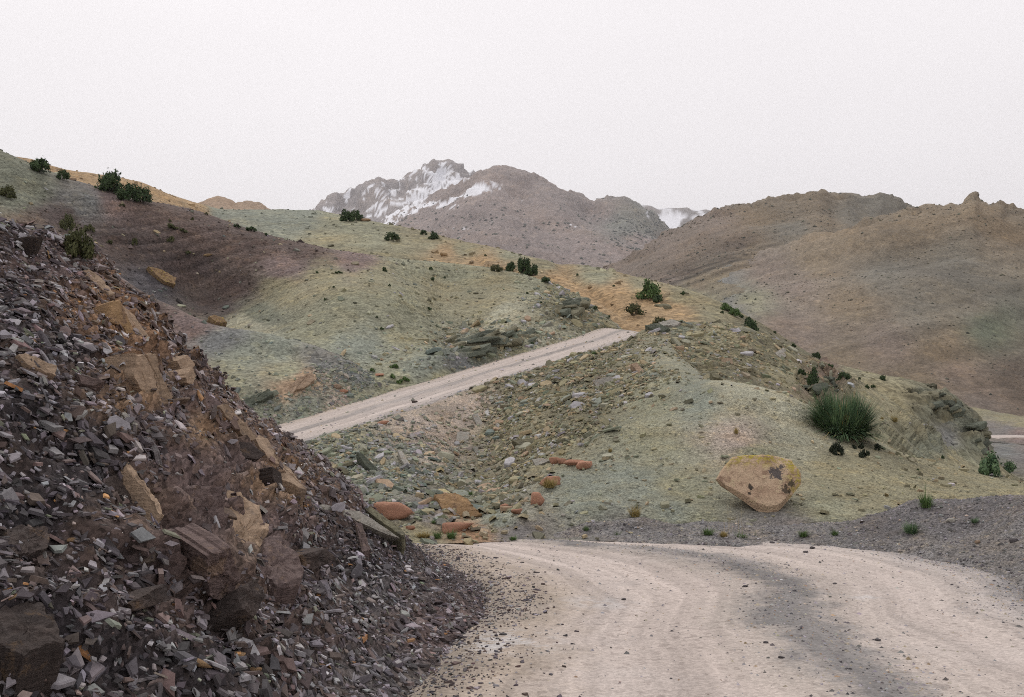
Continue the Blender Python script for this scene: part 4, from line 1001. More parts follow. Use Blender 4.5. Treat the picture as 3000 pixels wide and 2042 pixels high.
# scattered stones on the bare slopes
for lay, cnt, md_, lab in (('folded_hill', 3000, .06, 'small stones scattered over the folded purple and green hill'), ('ochre_ridge', 2600, .13, 'small stones dotted along the ochre ridge')):
    p, n, c0 = pick_points(lay, cnt, lambda px, py, G: 1.0 + 0 * px, rng)
    M = len(p); size = np.clip(rng.lognormal(math.log(md_), .5, M), .02, .5)
    me = plate_mesh('scattered_stones', p, tilt(n, rng, .3), size, rng.uniform(.5, .9, M), size * rng.uniform(.3, .6, M), c0 * rng.lognormal(-.1, .35, (M, 1)), rng, 4)
    obj('scattered_stones', me, M_plates, kind='stuff', label=lab, cat='stones')

# ---- pebbles: tiny eight-faced stones
def pebble_mesh(name, p, size, cols, rng):
    M = len(p)
    base = np.array([(1, 0, 0), (0, 1, 0), (-1, 0, 0), (0, -1, 0), (0, 0, .6), (0, 0, -.6)], float)
    a = rng.uniform(0, 6.28, M)
    v = base[None] * rng.uniform(.65, 1.25, (M, 6, 1))
    x = v[..., 0] * np.cos(a)[:, None] - v[..., 1] * np.sin(a)[:, None] * .75
    y = v[..., 0] * np.sin(a)[:, None] + v[..., 1] * np.cos(a)[:, None] * .75
    V = np.stack([x, y, v[..., 2]], -1) * size[:, None, None] + p[:, None]
    f = np.array([(0, 1, 4), (1, 2, 4), (2, 3, 4), (3, 0, 4), (1, 0, 5), (2, 1, 5), (3, 2, 5), (0, 3, 5)])
    F = (np.arange(M)[:, None, None] * 6 + f[None]).reshape(-1, 3)
    return mesh_from(name, V.reshape(-1, 3), polys=F, cols=np.repeat(cols, 6, 0), smooth=False)
def road_d(px, py, G):
    u = LAY['road']['UV'][:-1, :-1, 0] + .04 * fbm(G * .8, 3, 6)
    near = (G[..., 1] > 4) * (G[..., 1] < 18) * (G[..., 0] > -3)
    return near * (.22 + 2.2 * np.exp(-((u - .52) / .07) ** 2) + 4.5 * sstep(.80, 1.0, u) + .5 * sstep(.15, .0, u))
p, n, c0 = pick_points('road', 14000, road_d, rng)
M = len(p); size = np.clip(rng.lognormal(math.log(.011), .45, M), .004, .04)
me = pebble_mesh('road_gravel', p, size, palette(['grey', 'lilac', 'palegrey', 'sand', 'dgrey', 'tan'], [4, 4, 3, 4, 2, 1], M, rng), rng)
obj('road_gravel', me, M_pebbles, kind='stuff', label='fine grey gravel strewn over the dirt road', cat='gravel')
p, n, c0 = pick_points('road', 3500, lambda px, py, G: (G[..., 1] > 26) * (sstep(.14, -.02, LAY['road']['UV'][:-1, :-1, 0]) + sstep(.86, 1.02, LAY['road']['UV'][:-1, :-1, 0]) + .04), rng)
M = len(p); size = np.clip(rng.lognormal(math.log(.035), .5, M), .012, .14)
me = pebble_mesh('edge_stones', p, size, palette(['bgreen', 'pale', 'palegrey', 'sand', 'tanp', 'grey'], [4, 3, 2, 3, 2, 3], M, rng), rng)
obj('edge_stones', me, M_pebbles, kind='stuff', label='small stones spilled along both edges of the upper road', cat='stones')
p, n, c0 = pick_points('gravel_berm', 12000, lambda px, py, G: (px > 1500) * (px < 3200) * (G[..., 1] > 8) * 1.0, rng)
M = len(p); size = np.clip(rng.lognormal(math.log(.014), .5, M), .005, .06)
me = pebble_mesh('berm_gravel', p, size, palette(['dgravel', 'gravel', 'lilac', 'palegrey', 'sand', 'dgrey'], [5, 6, 2, 1.5, .8, 2], M, rng), rng)
obj('berm_gravel', me, M_pebbles, kind='stuff', label='dark grey gravel covering the berm outside the bend', cat='gravel')
p, n, c0 = pick_points('hillside', 9000, lambda px, py, G: (px > 1500) * (py > 1150) * 1.0, rng)
M = len(p); size = np.clip(rng.lognormal(math.log(.018), .5, M), .006, .07)
me = pebble_mesh('slope_gravel', p, size, np.clip(c0 * rng.lognormal(0, .35, (M, 1)), 0, .8), rng)
obj('slope_gravel', me, M_pebbles, kind='stuff', label='fine green shale gravel on the boulder slope', cat='gravel')

# ---- far shrubs and stones on the mountains
def clump_mesh(name, p, size, cols, rng):
    me = pebble_mesh(name, p, size, cols, rng); return me
p, n, c0 = pick_points('brown_mountain', 1700, lambda px, py, G: np.clip(sstep(560, 640, py) * (.3 + 2 * fbm(G * .006, 4, 9)) + 2.5 * blob(px, py, 1870, 665, 70, 40), 0, 3) * (px > 1100), rng)
M = len(p)
obj('far_shrubs', clump_mesh('far_shrubs', p, rng.uniform(2.2, 5, M), palette(['farg', 'dgreen'], [3, 1], M, rng) * .6, rng), M_pebbles, kind='stuff', label='dark far shrubs speckling the brown mountain below the snow', cat='shrubs')
for lay in ('mountain', 'mountain_shoulder'):
    p, n, c0 = pick_points(lay, 7000, lambda px, py, G: np.clip(.4 + 2 * fbm(G * .02, 4, 8), .05, 2) * (px < 3150), rng)
    M = len(p)
    cols = np.where(rng.random((M, 1)) < .55, c0 * rng.uniform(1.25, 1.7, (M, 1)), palette(['dgreen', 'dolive', 'farg'], [1, 1, 1], M, rng) * .6)
    obj('mountain_stones', pebble_mesh('mountain_stones', p, np.clip(rng.lognormal(-.9, .45, M), .15, 1.2) * p[:, 1] / 420, cols, rng), M_pebbles, kind='stuff',
        label='pale rocks and dark scrub speckling the ' + ('rear mountain ridge' if lay == 'mountain' else 'near mountain shoulder across the valley'), cat='stones')

# ================================================================== STONES ONE CAN PICK OUT
def ico(sub):
    import bmesh
    bm = bmesh.new(); bmesh.ops.create_icosphere(bm, subdivisions=sub, radius=1.0)
    v = np.array([q.co[:] for q in bm.verts]); f = np.array([[q.index for q in fc.verts] for fc in bm.faces]); bm.free()
    v /= np.linalg.norm(v, axis=1, keepdims=True)
    return v, f
ICO = {3: ico(3), 4: ico(4), 5: ico(5)}

def planes_rock(name, planes, sub=3, sharp=14, rough=.03, rscale=3.0, seed=1, scale=(1, 1, 1), smooth=True):
    v, f = ICO[sub]
    nrm = np.array([q[:3] for q in planes], float); nrm /= np.linalg.norm(nrm, axis=1, keepdims=True)
    dd = np.array([q[3] for q in planes])
    k = np.maximum(v @ nrm.T, 0) / dd[None]
    r = (k ** sharp).sum(1) ** (-1 / sharp)
    p = v * r[:, None]
    p = p * (1 + rough * fbm(p * rscale + seed * 3.1, 5, seed, .55))[:, None] * np.asarray(scale)
    return mesh_from(name, p, polys=f, smooth=smooth)

def random_rock(name, seed, flat=.6, sub=3, sharp=12, rough=.05):
    r = np.random.default_rng(seed)
    pl = []
    for i in range(13):
        d = r.normal(size=3); d /= np.linalg.norm(d)
        pl.append((*d, r.uniform(.72, 1.0)))
    pl += [(0, 0, 1, .85), (0, 0, -1, .85)]
    return planes_rock(name, pl, sub, sharp, rough, 2.5, seed, (1, .8, flat))

def local_plate(name, seed, K=7, thick=.16, aspect=.6):
    """unit stone plate with chipped edge: half-length 1"""
    r = np.random.default_rng(seed)
    ang = (np.arange(K) + r.uniform(-.3, .3, K)) * 2 * np.pi / K
    rad = r.uniform(.75, 1.12, K)
    ring = np.stack([np.cos(ang) * rad, np.sin(ang) * rad * aspect], 1)
    V = []
    for s, z in ((.88, thick), (1.0, thick * .45), (.97, -thick)):
        zz = z + r.uniform(-.12, .12, K) * thick
        V.append(np.column_stack([ring * s, zz]))
    V.append(np.array([[0, 0, thick * 1.05]]))
    V = np.concatenate(V)
    loops, cnt = [], []
    for k in range(K):
        k2 = (k + 1) % K
        loops += [3 * K, k, k2]; cnt.append(3)
        for a in (0, 1):
            loops += [a * K + k, (a + 1) * K + k, (a + 1) * K + k2, a * K + k2]; cnt.append(4)
    loops += list(range(2 * K, 3 * K))[::-1]; cnt.append(K)
    return mesh_from(name, V, loops=loops, counts=cnt, smooth=False)

def random_plate_mat(name, cols, scale=9.0):
    m, nt, b = new_mat(name)
    b.inputs['Roughness'].default_value = .8
    oi = nt.nodes.new('ShaderNodeObjectInfo')
    tc = nt.nodes.new('ShaderNodeTexCoord')
    cr = nt.nodes.new('ShaderNodeValToRGB'); cr.color_ramp.interpolation = 'CONSTANT'
    e = cr.color_ramp.elements
    e[0].position = 0; e[0].color = (*PAL[cols[0]], 1)
    e[1].position = 1 / len(cols); e[1].color = (*PAL[cols[1]], 1)
    for i, k in enumerate(cols[2:], 2):
        q = e.new(i / len(cols)); q.color = (*PAL[k], 1)
    nt.links.new(oi.outputs['Random'], cr.inputs['Fac'])
    nz = noise(nt, tc.outputs['Object'], 2.5, 7, .7)
    c = mixc(nt, 1.0, cr.outputs['Color'], maprange(nt, nz, .3, .7, .7, 1.25), 'MULTIPLY')
    nt.links.new(c, b.inputs['Base Color'])
    bp = N_(nt, 'ShaderNodeBump', Strength=.4, Distance=.02)
    nt.links.new(nz, bp.inputs['Height']); nt.links.new(bp.outputs['Normal'], b.inputs['Normal'])
    return m
def plate_mats(prefix, table):
    return [(w, random_plate_mat(prefix + '_' + w.replace(' ', '_'), cols)) for w, cols in table]
M_bankplate = plate_mats('bank_plate', (('dark slate', ['slate', 'dgrey', 'slate']), ('lilac grey', ['lilac', 'lilac', 'grey']), ('purple', ['purple', 'mauve']), ('pale grey', ['palegrey', 'lilac']), ('brown', ['brown', 'mauve'])))
M_greenplate = plate_mats('rubble_plate', (('olive', ['olivep', 'dolive']), ('tan', ['tanp', 'tan']), ('green', ['greenp', 'bgreen', 'teal']), ('pale', ['palegrey', 'pale'])))
def near(p, marks):
    x, y, _ = proj(p)
    return min(marks, key=lambda m: (m[0] - x) ** 2 + (m[1] - y) ** 2)[2]
BANK_MARKS = ((90, 800, 'below the brown boulder'), (400, 1050, 'beside the tan split outcrop'), (120, 1150, 'around the tilted slab'), (416, 1290, 'near the round pale stone'), (340, 1450, 'by the jointed brown blocks'), (740, 1580, 'around the tall tan rock face'), (60, 1650, 'by the dark squared block'), (100, 1900, 'around the large buried ledge'), (548, 1940, 'near the yellow ochre stone'), (760, 1980, 'by the broad mauve slab'), (1050, 1620, 'below the upended slab'), (850, 1800, 'between rock face and road'))
RUB_MARKS = ((1147, 1480, 'by the large red sandstone rock'), (1330, 1500, 'around the ochre bedded rock'), (1100, 1370, 'beside the long dark green slab'), (1370, 1270, 'under the leaning pale slabs'), (920, 1440, 'behind the tan outcrop'), (1650, 1340, 'above the row of red stones'), (1770, 1130, 'near the large pinkish slab'), (1600, 1150, 'in the thick of the rubble fan'), (1870, 1060, 'high in the rubble fan'), (1480, 1420, 'in the gully beside the fan'), (900, 1330, 'on the edge of the upper road'))
CUT_MARKS = ((1405, 1010, 'at the dark green outcrop'), (1520, 985, 'at the pale broken ledges'), (1680, 900, 'at the olive crag'), (1200, 1060, 'on the open slope'))
SPUR_MARKS = ((1960, 960, 'by the pale slab at the crest'), (2100, 1040, 'in the middle of the spur'), (2300, 1070, 'by the pale crag block'))

def frame(n, spin):
    n = Vector(n).normalized()
    a = Vector((math.cos(spin), math.sin(spin), .0))
    t = (a - n * a.dot(n)).normalized(); b = n.cross(t)
    return Matrix((t, b, n)).transposed()

PM = {}
def put_plates(name, layer, count, density, smin, smax, meshes, mats, label, cat, group, marks, tl=.3, lift=.02):
    p, n, c0 = pick_points(layer, count, density, rng)
    nn = tilt(n, rng, tl, (0, 0, 1), .3)
    for i in range(count):
        s = rng.uniform(smin ** .5, smax ** .5) ** 2
        m = frame(nn[i], rng.uniform(0, 6.28)).to_4x4()
        w, mt = mats[rng.integers(len(mats))]
        key = (name, i % len(meshes), w)
        if key not in PM:
            PM[key] = meshes[i % len(meshes)].copy(); PM[key].materials.append(mt)
        sz = 'small' if s < smin * 1.35 else ('large' if s > (smin + smax) * .5 else 'middling')
        o = obj(name, PM[key], None, label=label % (sz, w, near(p[i], marks)), cat=cat, group=group)
        o.matrix_world = Matrix.Translation(Vector(p[i] + n[i] * lift * rng.uniform(.2, 1))) @ m @ Matrix.Diagonal((s, s * rng.uniform(.7, 1.2), s * rng.uniform(.6, 1.3), 1))

bankp = [local_plate('shale_plate', 100 + i, 6 + i % 3, .07 + .025 * (i % 4), .5 + .1 * (i % 3)) for i in range(10)]
def big_bank(px, py, G): return bank_d(px, py, G) * (px > 0) * (px < 1250) * (py < 2020) * (.25 + sstep(1450, 1000, py) * 1.3 + .5 * sstep(1700, 1900, py))
put_plates('shale_plate', 'scree_bank', 280, big_bank, .05, .115, bankp, M_bankplate, '%s %s shale plate on the scree bank %s', 'stone', 'loose shale plates on the dark bank', BANK_MARKS, .35, .05)
rubp = [local_plate('rubble_plate', 200 + i, 5 + i % 3, .14 + .05 * (i % 3), .5 + .1 * (i % 3)) for i in range(8)]
def big_rub(px, py, G): return (rub_d(px, py, G) - .02) * (py < 1570) * (px > 860) * (px < 2000)
put_plates('rubble_plate', 'hillside', 260, big_rub, .11, .32, rubp, M_greenplate, '%s angular %s stone in the rubble slope %s', 'stone', 'shale slabs in the rubble slope', RUB_MARKS, .38, .05)
put_plates('cutting_stone', 'folded_hill', 60, cut_d, .2, .5, rubp[:4], M_greenplate, '%s broken %s slate in the cutting above the upper road, %s', 'stone', 'slate slabs in the road cutting', CUT_MARKS, .35, .05)
put_plates('spur_stone', 'rubble_spur', 60, lambda px, py, G: blob(px, py, 2050, 1000, 200, 80) + .3 * blob(px, py, 2300, 1080, 120, 40), .15, .45, rubp[4:], M_greenplate, '%s %s shale stone resting on the spur %s', 'stone', 'shale slabs on the spur', SPUR_MARKS, .35, .05)
# ================================================================== ROCKS, SLABS AND OUTCROPS
M_tan = rock_mat('tan_sandstone', (.39, .29, .205), (.33, .24, .17), (.26, .20, .155), 3.0, .5)
M_orange = rock_mat('orange_rock', (.38, .25, .13), (.32, .21, .125), (.24, .16, .11), 4.0, .6)
M_mauve = rock_mat('mauve_rock', (.21, .155, .14), (.16, .12, .115), (.28, .20, .15), 3.5, .7)
M_darkrock = rock_mat('dark_brown_rock', (.115, .09, .08), (.085, .07, .066), (.19, .13, .085), 3.5, .8)
M_greyrock = rock_mat('grey_slate_rock', (.17, .155, .155), (.13, .12, .125), (.22, .20, .20), 4.0, .6)
M_red = rock_mat('red_sandstone', (.42, .225, .15), (.35, .185, .125), (.46, .29, .19), 3.0, .5)
M_pale = rock_mat('pale_slab', (.38, .36, .32), (.31, .30, .26), (.36, .28, .21), 4.0, .4)
M_olive = rock_mat('olive_slab', (.24, .225, .15), (.19, .18, .125), (.13, .125, .095), 4.0, .6)
M_greenrock = rock_mat('green_slate_rock', (.15, .165, .125), (.115, .13, .105), (.22, .21, .15), 4.0, .7)
M_lichen = rock_mat('lichened_rock', (.36, .25, .14), (.28, .19, .12), (.45, .36, .07), 5.0, .6)

def slab_px(name, poly, layer, mat, proud=.10, thick=.25, parent=None, face=.45, seed=1, rough=.03, at=None, push=0.0, step=1.0, **kw):
    """a slab of rock: its outline on the photo laid on the plane of the slope it belongs to, with real thickness"""
    poly = np.array(poly, float)
    cx, cy = poly.mean(0)
    h = hit(cx, cy, [layer])
    c, n = np.array(h[0]), np.array(h[1])
    cp = np.array([0, 0, CAMZ])
    tc = cp - c; tc /= np.linalg.norm(tc)
    n0 = n
    while True:
        n = n0 * (1 - face) + tc * face; n /= np.linalg.norm(n)
        if n @ tc > .42 or face > .95: break
        face += .05
    c = c + n * push
    m = 72
    seg = np.vstack([poly, poly[:1]])
    L = np.concatenate([[0], np.cumsum(np.linalg.norm(np.diff(seg, axis=0), axis=1))])
    q = np.linspace(0, L[-1], m, endpoint=False)
    ring = np.stack([np.interp(q, L, seg[:, 0]), np.interp(q, L, seg[:, 1])], 1)
    r2 = np.random.default_rng(seed)
    # chipped, angular outline
    jag = np.repeat(r2.normal(0, 1, m // 3), 3)[:m] * .6 + r2.normal(0, .5, m)
    ring = ring + (ring - ring.mean(0)) * (jag * .035)[:, None]
    dirs = P(ring[:, 0], ring[:, 1], 1.0) - cp
    t = ((c - cp) @ n) / (dirs @ n)
    tm = np.median(t); t = np.clip(t, tm * .9, tm * 1.1)
    W = cp + dirs * t[:, None]
    cen = W.mean(0)
    ext = np.linalg.norm(W - cen, axis=1).mean()
    tx = np.cross(n, np.array([0, 0, 1.0])); tx /= np.linalg.norm(tx); ty = np.cross(n, tx)
    lean = r2.uniform(-.12, .12, 2); ca = r2.uniform(0, 6.28)
    rings = []
    for s, z in ((.97, -thick), (1.03, -.35 * thick), (1.0, proud * .25), (.99, proud * .8), (.965, proud), (.86, proud), (.74, proud), (.6, proud), (.46, proud), (.3, proud), (.14, proud)):
        w = cen + (W - cen) * s
        lx, ly = (w - cen) @ tx, (w - cen) @ ty
        zz = z + 0 * lx
        if z > 0:
            lay = (lx * math.cos(ca) + ly * math.sin(ca)) / ext * 2.3 + .5 * fbm(w / ext * 1.5, 3, seed)
            stp = (np.floor(lay) - lay) * .0 + np.floor(lay * 1.0) * .5
            zz = zz + step * (lean[0] * lx + lean[1] * ly) + ext * (step * .05 * stp + rough * 1.3 * fbm(w / ext * 2.5 + seed, 6, seed, .62))
        w = w + n * zz[:, None]
        rings.append(w)
    V = np.concatenate(rings + [rings[-1].mean(0)[None]])
    k = np.arange(m); k2 = (k + 1) % m
    F = []
    for a in range(len(rings) - 1):
        F.append(np.stack([a * m + k, a * m + k2, (a + 1) * m + k2, (a + 1) * m + k], 1))
    F = np.concatenate(F)
    a = len(rings) - 1
    loops = list(F.ravel()); cnt = [4] * len(F)
    for i in range(m):
        loops += [a * m + i, a * m + (i + 1) % m, a * m + m]; cnt.append(3)
    org = np.array(parent.location) if parent is not None else cen
    me = mesh_from(name, V - org, loops=loops, counts=cnt, smooth=True)
    if me.polygons[len(F) + 3].normal.dot(Vector(n)) < 0: me.flip_normals()
    me.set_sharp_from_angle(angle=math.radians(32))
    o = obj(name, me, mat, parent=parent, **kw)
    if parent is None: o.location = org
    return o

def px_loc(x, y, layer): return tuple(hit(x, y, [layer])[0])

# tan outcrop on the shoulder of the bank
B = 'scree_bank'
oc = empty('rock_outcrop', px_loc(430, 1120, B), 'tan and orange bedded outcrop of split slabs on the crest of the dark bank', 'outcrop')
for i, (pl, mt, pr, lab) in enumerate((
    ([(373, 1039), (405, 1043), (432, 1100), (448, 1160), (462, 1215), (373, 1203), (370, 1169), (393, 1152), (363, 1108), (370, 1077)], M_tan, .14, None),
    ([(410, 1043), (441, 1043), (451, 1087), (479, 1142), (498, 1169), (468, 1212), (452, 1160), (436, 1098)], M_tan, .11, None),
    ([(339, 879), (390, 927), (407, 961), (445, 1015), (441, 1038), (405, 1020), (375, 960)], M_tan, .07, None),
    ([(308, 889), (335, 885), (370, 960), (400, 1020), (405, 1040), (373, 1036), (363, 1002), (349, 964), (305, 947)], M_orange, .10, 'orange stained slab'),
    ([(247, 787), (291, 818), (335, 872), (318, 876), (271, 831), (233, 814)], M_tan, .06, None),
    ([(475, 1063), (503, 1046), (522, 1077), (496, 1108)], M_tan, .26, 'yellowish upper block split from the outcrop'),
    ([(497, 1111), (523, 1082), (535, 1108), (523, 1135), (503, 1131)], M_tan, .26, None),
    ([(510, 1152), (545, 1138), (590, 1215), (561, 1224)], M_mauve, .08, None),
    ([(550, 1138), (578, 1131), (660, 1200), (694, 1234), (646, 1271), (595, 1215)], M_mauve, .08, None))):
    slab_px('slab', pl, B, mt, pr * .6, .3, oc, seed=20 + i, rough=.05, label=lab, push=-.02, face=.3)
oc = empty('rock_outcrop', px_loc(780, 1420, B), 'smooth tan sandstone outcrop with dark ledges dropping to the toe of the bank', 'outcrop')
for i, (nm, pl, mt, pr, lab) in enumerate((
    ('slab', [(735, 1299), (750, 1286), (775, 1300), (793, 1337), (808, 1382), (841, 1400), (856, 1431), (887, 1473), (866, 1467), (811, 1437), (790, 1382), (759, 1343)], M_tan, .16, 'smooth rounded tan slab along the edge'),
    ('slab', [(611, 1200), (640, 1192), (732, 1267), (747, 1283), (733, 1297), (696, 1279), (650, 1239)], M_tan, .10, None),
    ('ledge', [(611, 1306), (650, 1300), (720, 1306), (759, 1346), (732, 1358), (650, 1346)], M_darkrock, .10, None),
    ('ledge', [(762, 1373), (800, 1390), (806, 1440), (780, 1440), (768, 1410)], M_darkrock, .14, None))):
    slab_px(nm, pl, B, mt, pr * .7, .3, oc, seed=40 + i, rough=.045, label=lab, face=.3)
oc = empty('rock_outcrop', px_loc(740, 1620, B), 'tall weathered tan rock face standing out of the purple bank', 'outcrop')
for i, (pl, mt, pr) in enumerate((
    ([(640, 1440), (680, 1450), (745, 1485), (771, 1550), (766, 1600), (726, 1666), (751, 1701), (701, 1691), (676, 1661), (660, 1575)], M_tan, .13),
    ([(771, 1580), (810, 1575), (841, 1600), (881, 1666), (876, 1726), (801, 1721), (741, 1691), (766, 1625)], M_mauve, .12),
    ([(560, 1420), (640, 1430), (655, 1560), (600, 1600), (540, 1540)], M_mauve, .10),
    ([(590, 1620), (660, 1590), (690, 1680), (660, 1760), (600, 1740)], M_mauve, .12),
    ([(670, 1740), (730, 1710), (760, 1760), (725, 1820), (680, 1800)], M_darkrock, .16))):
    slab_px('slab', pl, B, mt, pr * .35, .3, oc, seed=60 + i, rough=.15, face=.15, step=0.0)
oc = empty('rock_outcrop', px_loc(350, 1450, B), 'brown jointed rock blocks with a pale seam in the middle of the bank', 'outcrop')
for i, (pl, mt, pr) in enumerate((
    ([(255, 1435), (345, 1385), (385, 1425), (428, 1490), (351, 1525), (260, 1520)], M_darkrock, .13),
    ([(351, 1375), (441, 1355), (481, 1400), (471, 1445), (431, 1455), (391, 1430)], M_mauve, .13),
    ([(352, 1372), (364, 1390), (440, 1490), (462, 1540), (446, 1540), (424, 1494), (346, 1390)], M_tan, .17),
    ([(440, 1470), (500, 1460), (530, 1540), (480, 1560)], M_darkrock, .10))):
    slab_px('block', pl, B, mt, pr * .45, .3, oc, seed=80 + i, rough=.13, face=.15, step=0.0)
for i, (nm, lab, pl, mt, pr) in enumerate((
    ('rock_ledge', 'dark angular rock ledge in the lower scree, facing the road', [(345, 1776), (451, 1716), (465, 1765), (361, 1800)], M_darkrock, .14),
    ('rock_ledge', 'large dark brown ledge buried in scree at the foot of the bank', [(-20, 1841), (100, 1812), (150, 1876), (178, 1926), (60, 1965), (-20, 1940)], M_darkrock, .16),
    ('rock_ledge', 'dark squared block low in the scree with an overhanging top', [(-10, 1575), (60, 1560), (122, 1572), (112, 1640), (-10, 1668)], M_darkrock, .14),
    ('shale_slab', 'long tilted shale slab with a tan upper edge on the scree bank', [(40, 1052), (60, 1046), (160, 1086), (150, 1112), (70, 1085)], M_tan, .10),
    ('shale_slab', 'mauve shale slab jutting from the scree under the tilted tan-edged slab', [(221, 1106), (305, 1126), (265, 1140), (230, 1134)], M_mauve, .10),
    ('shale_slab', 'thick grey shale slab lying below the jutting mauve one', [(177, 1137), (257, 1160), (252, 1192), (185, 1180)], M_greyrock, .12),
    ('shale_slab', 'dark rusty orange slab set in the scree', [(92, 1230), (152, 1222), (140, 1270), (105, 1268)], M_orange, .10),
    ('shale_slab', 'thin pale slab leaning down beside the round pale stone', [(350, 1220), (362, 1215), (402, 1256), (392, 1262)], M_pale, .07),
    ('shale_slab', 'pale smear-shaped stone trailing below the round pale stone', [(425, 1290), (445, 1292), (470, 1335), (455, 1345), (436, 1315)], M_greyrock, .07),
    ('shale_slab', 'broad mauve slab lying flat near the road edge', [(745, 1960), (830, 1950), (850, 2000), (770, 2020)], M_mauve, .05),
    ('shale_slab', 'narrow upright purple slab leaning at the toe of the bank', [(1040, 1540), (1060, 1545), (1085, 1625), (1060, 1635)], M_mauve, .10),
    ('dark_block', 'dark overhung rock block in the scree between tan face and slab', [(850, 1625), (930, 1605), (948, 1640), (890, 1668), (860, 1665)], M_darkrock, .18))):
    slab_px(nm, pl, B, mt, pr * .5, .2, None, seed=100 + i, rough=.11, label=lab, cat='rock', face=.2, step=.5)

# long upended slab where the bank meets the road
us = empty('upended_slab', px_loc(1100, 1550, B), 'long thin upended slab with olive edge and pale face by the road bend', 'slab')
slab_px('face', [(914, 1486), (940, 1481), (1005, 1497), (1045, 1500), (1120, 1548), (1172, 1584), (1110, 1562), (1060, 1540), (1005, 1514), (930, 1502)], B, M_pale, .06, .2, us, .35, 131, .02)
slab_px('edge', [(1016, 1472), (1032, 1474), (1184, 1576), (1186, 1586), (1170, 1588), (1090, 1535), (1020, 1484)], B, M_olive, .13, .25, us, .45, 132, .015)
slab_px('end_block', [(1135, 1562), (1160, 1572), (1176, 1590), (1172, 1606), (1145, 1602)], B, M_darkrock, .09, .2, us, .5, 133, .03)

# stones lying on the bank
def stone(name, x, y, w, hgt, layer, mat, label, cat='rock', seed=1, sub=3, group=None, sink=.25, flat=None, deep=.8, spin=None, rough=.05, me=None):
    """x,y: base centre on the photo; w,hgt: its size there in photo pixels"""
    p, n, d = hit(x, y, [layer] if layer else None)
    k = d / FPX
    sx, sz = w * k / 2, hgt * k / 2
    if me is None: me = random_rock(name, seed, 1.0, sub, 30, rough * 1.6)
    o = obj(name, me, mat, label=label, cat=cat, group=group)
    o.location = Vector(p) + Vector((0, 0, sz * (1 - 2 * sink))) + Vector((0, deep * sx * .25, 0))
    o.scale = (sx * 1.12, sx * deep * 1.2, sz * 1.12)
    o.rotation_euler = (0, 0, spin if spin is not None else 0)
    return o
stone('boulder', 72, 745, 78, 70, B, M_darkrock, 'brown rounded boulder perched high on the dark scree bank', seed=5, sub=4)
stone('stone', 416, 1290, 56, 44, B, M_pale, 'round pale grey stone on the scree above the jointed brown blocks', 'stone', seed=6)
for x, y, w, h, lab in ((548, 1950, 52, 32, 'largest yellow ochre stone in the scree near the road'), (703, 1932, 36, 18, 'flat yellow stone just above its ochre neighbour in the scree'), (741, 1966, 44, 20, 'thin ochre stone lying beside the broad mauve slab'),
                        (198, 1440, 22, 18, 'small orange stone left of the jointed brown blocks'), (43, 1760, 46, 26, 'rusty stained stone above the dark buried ledge'), (200, 1585, 40, 18, 'small rust coloured stone in the lower scree')):
    stone('stone', x, y, w, h, B, M_orange, lab, 'stone', seed=int(x))

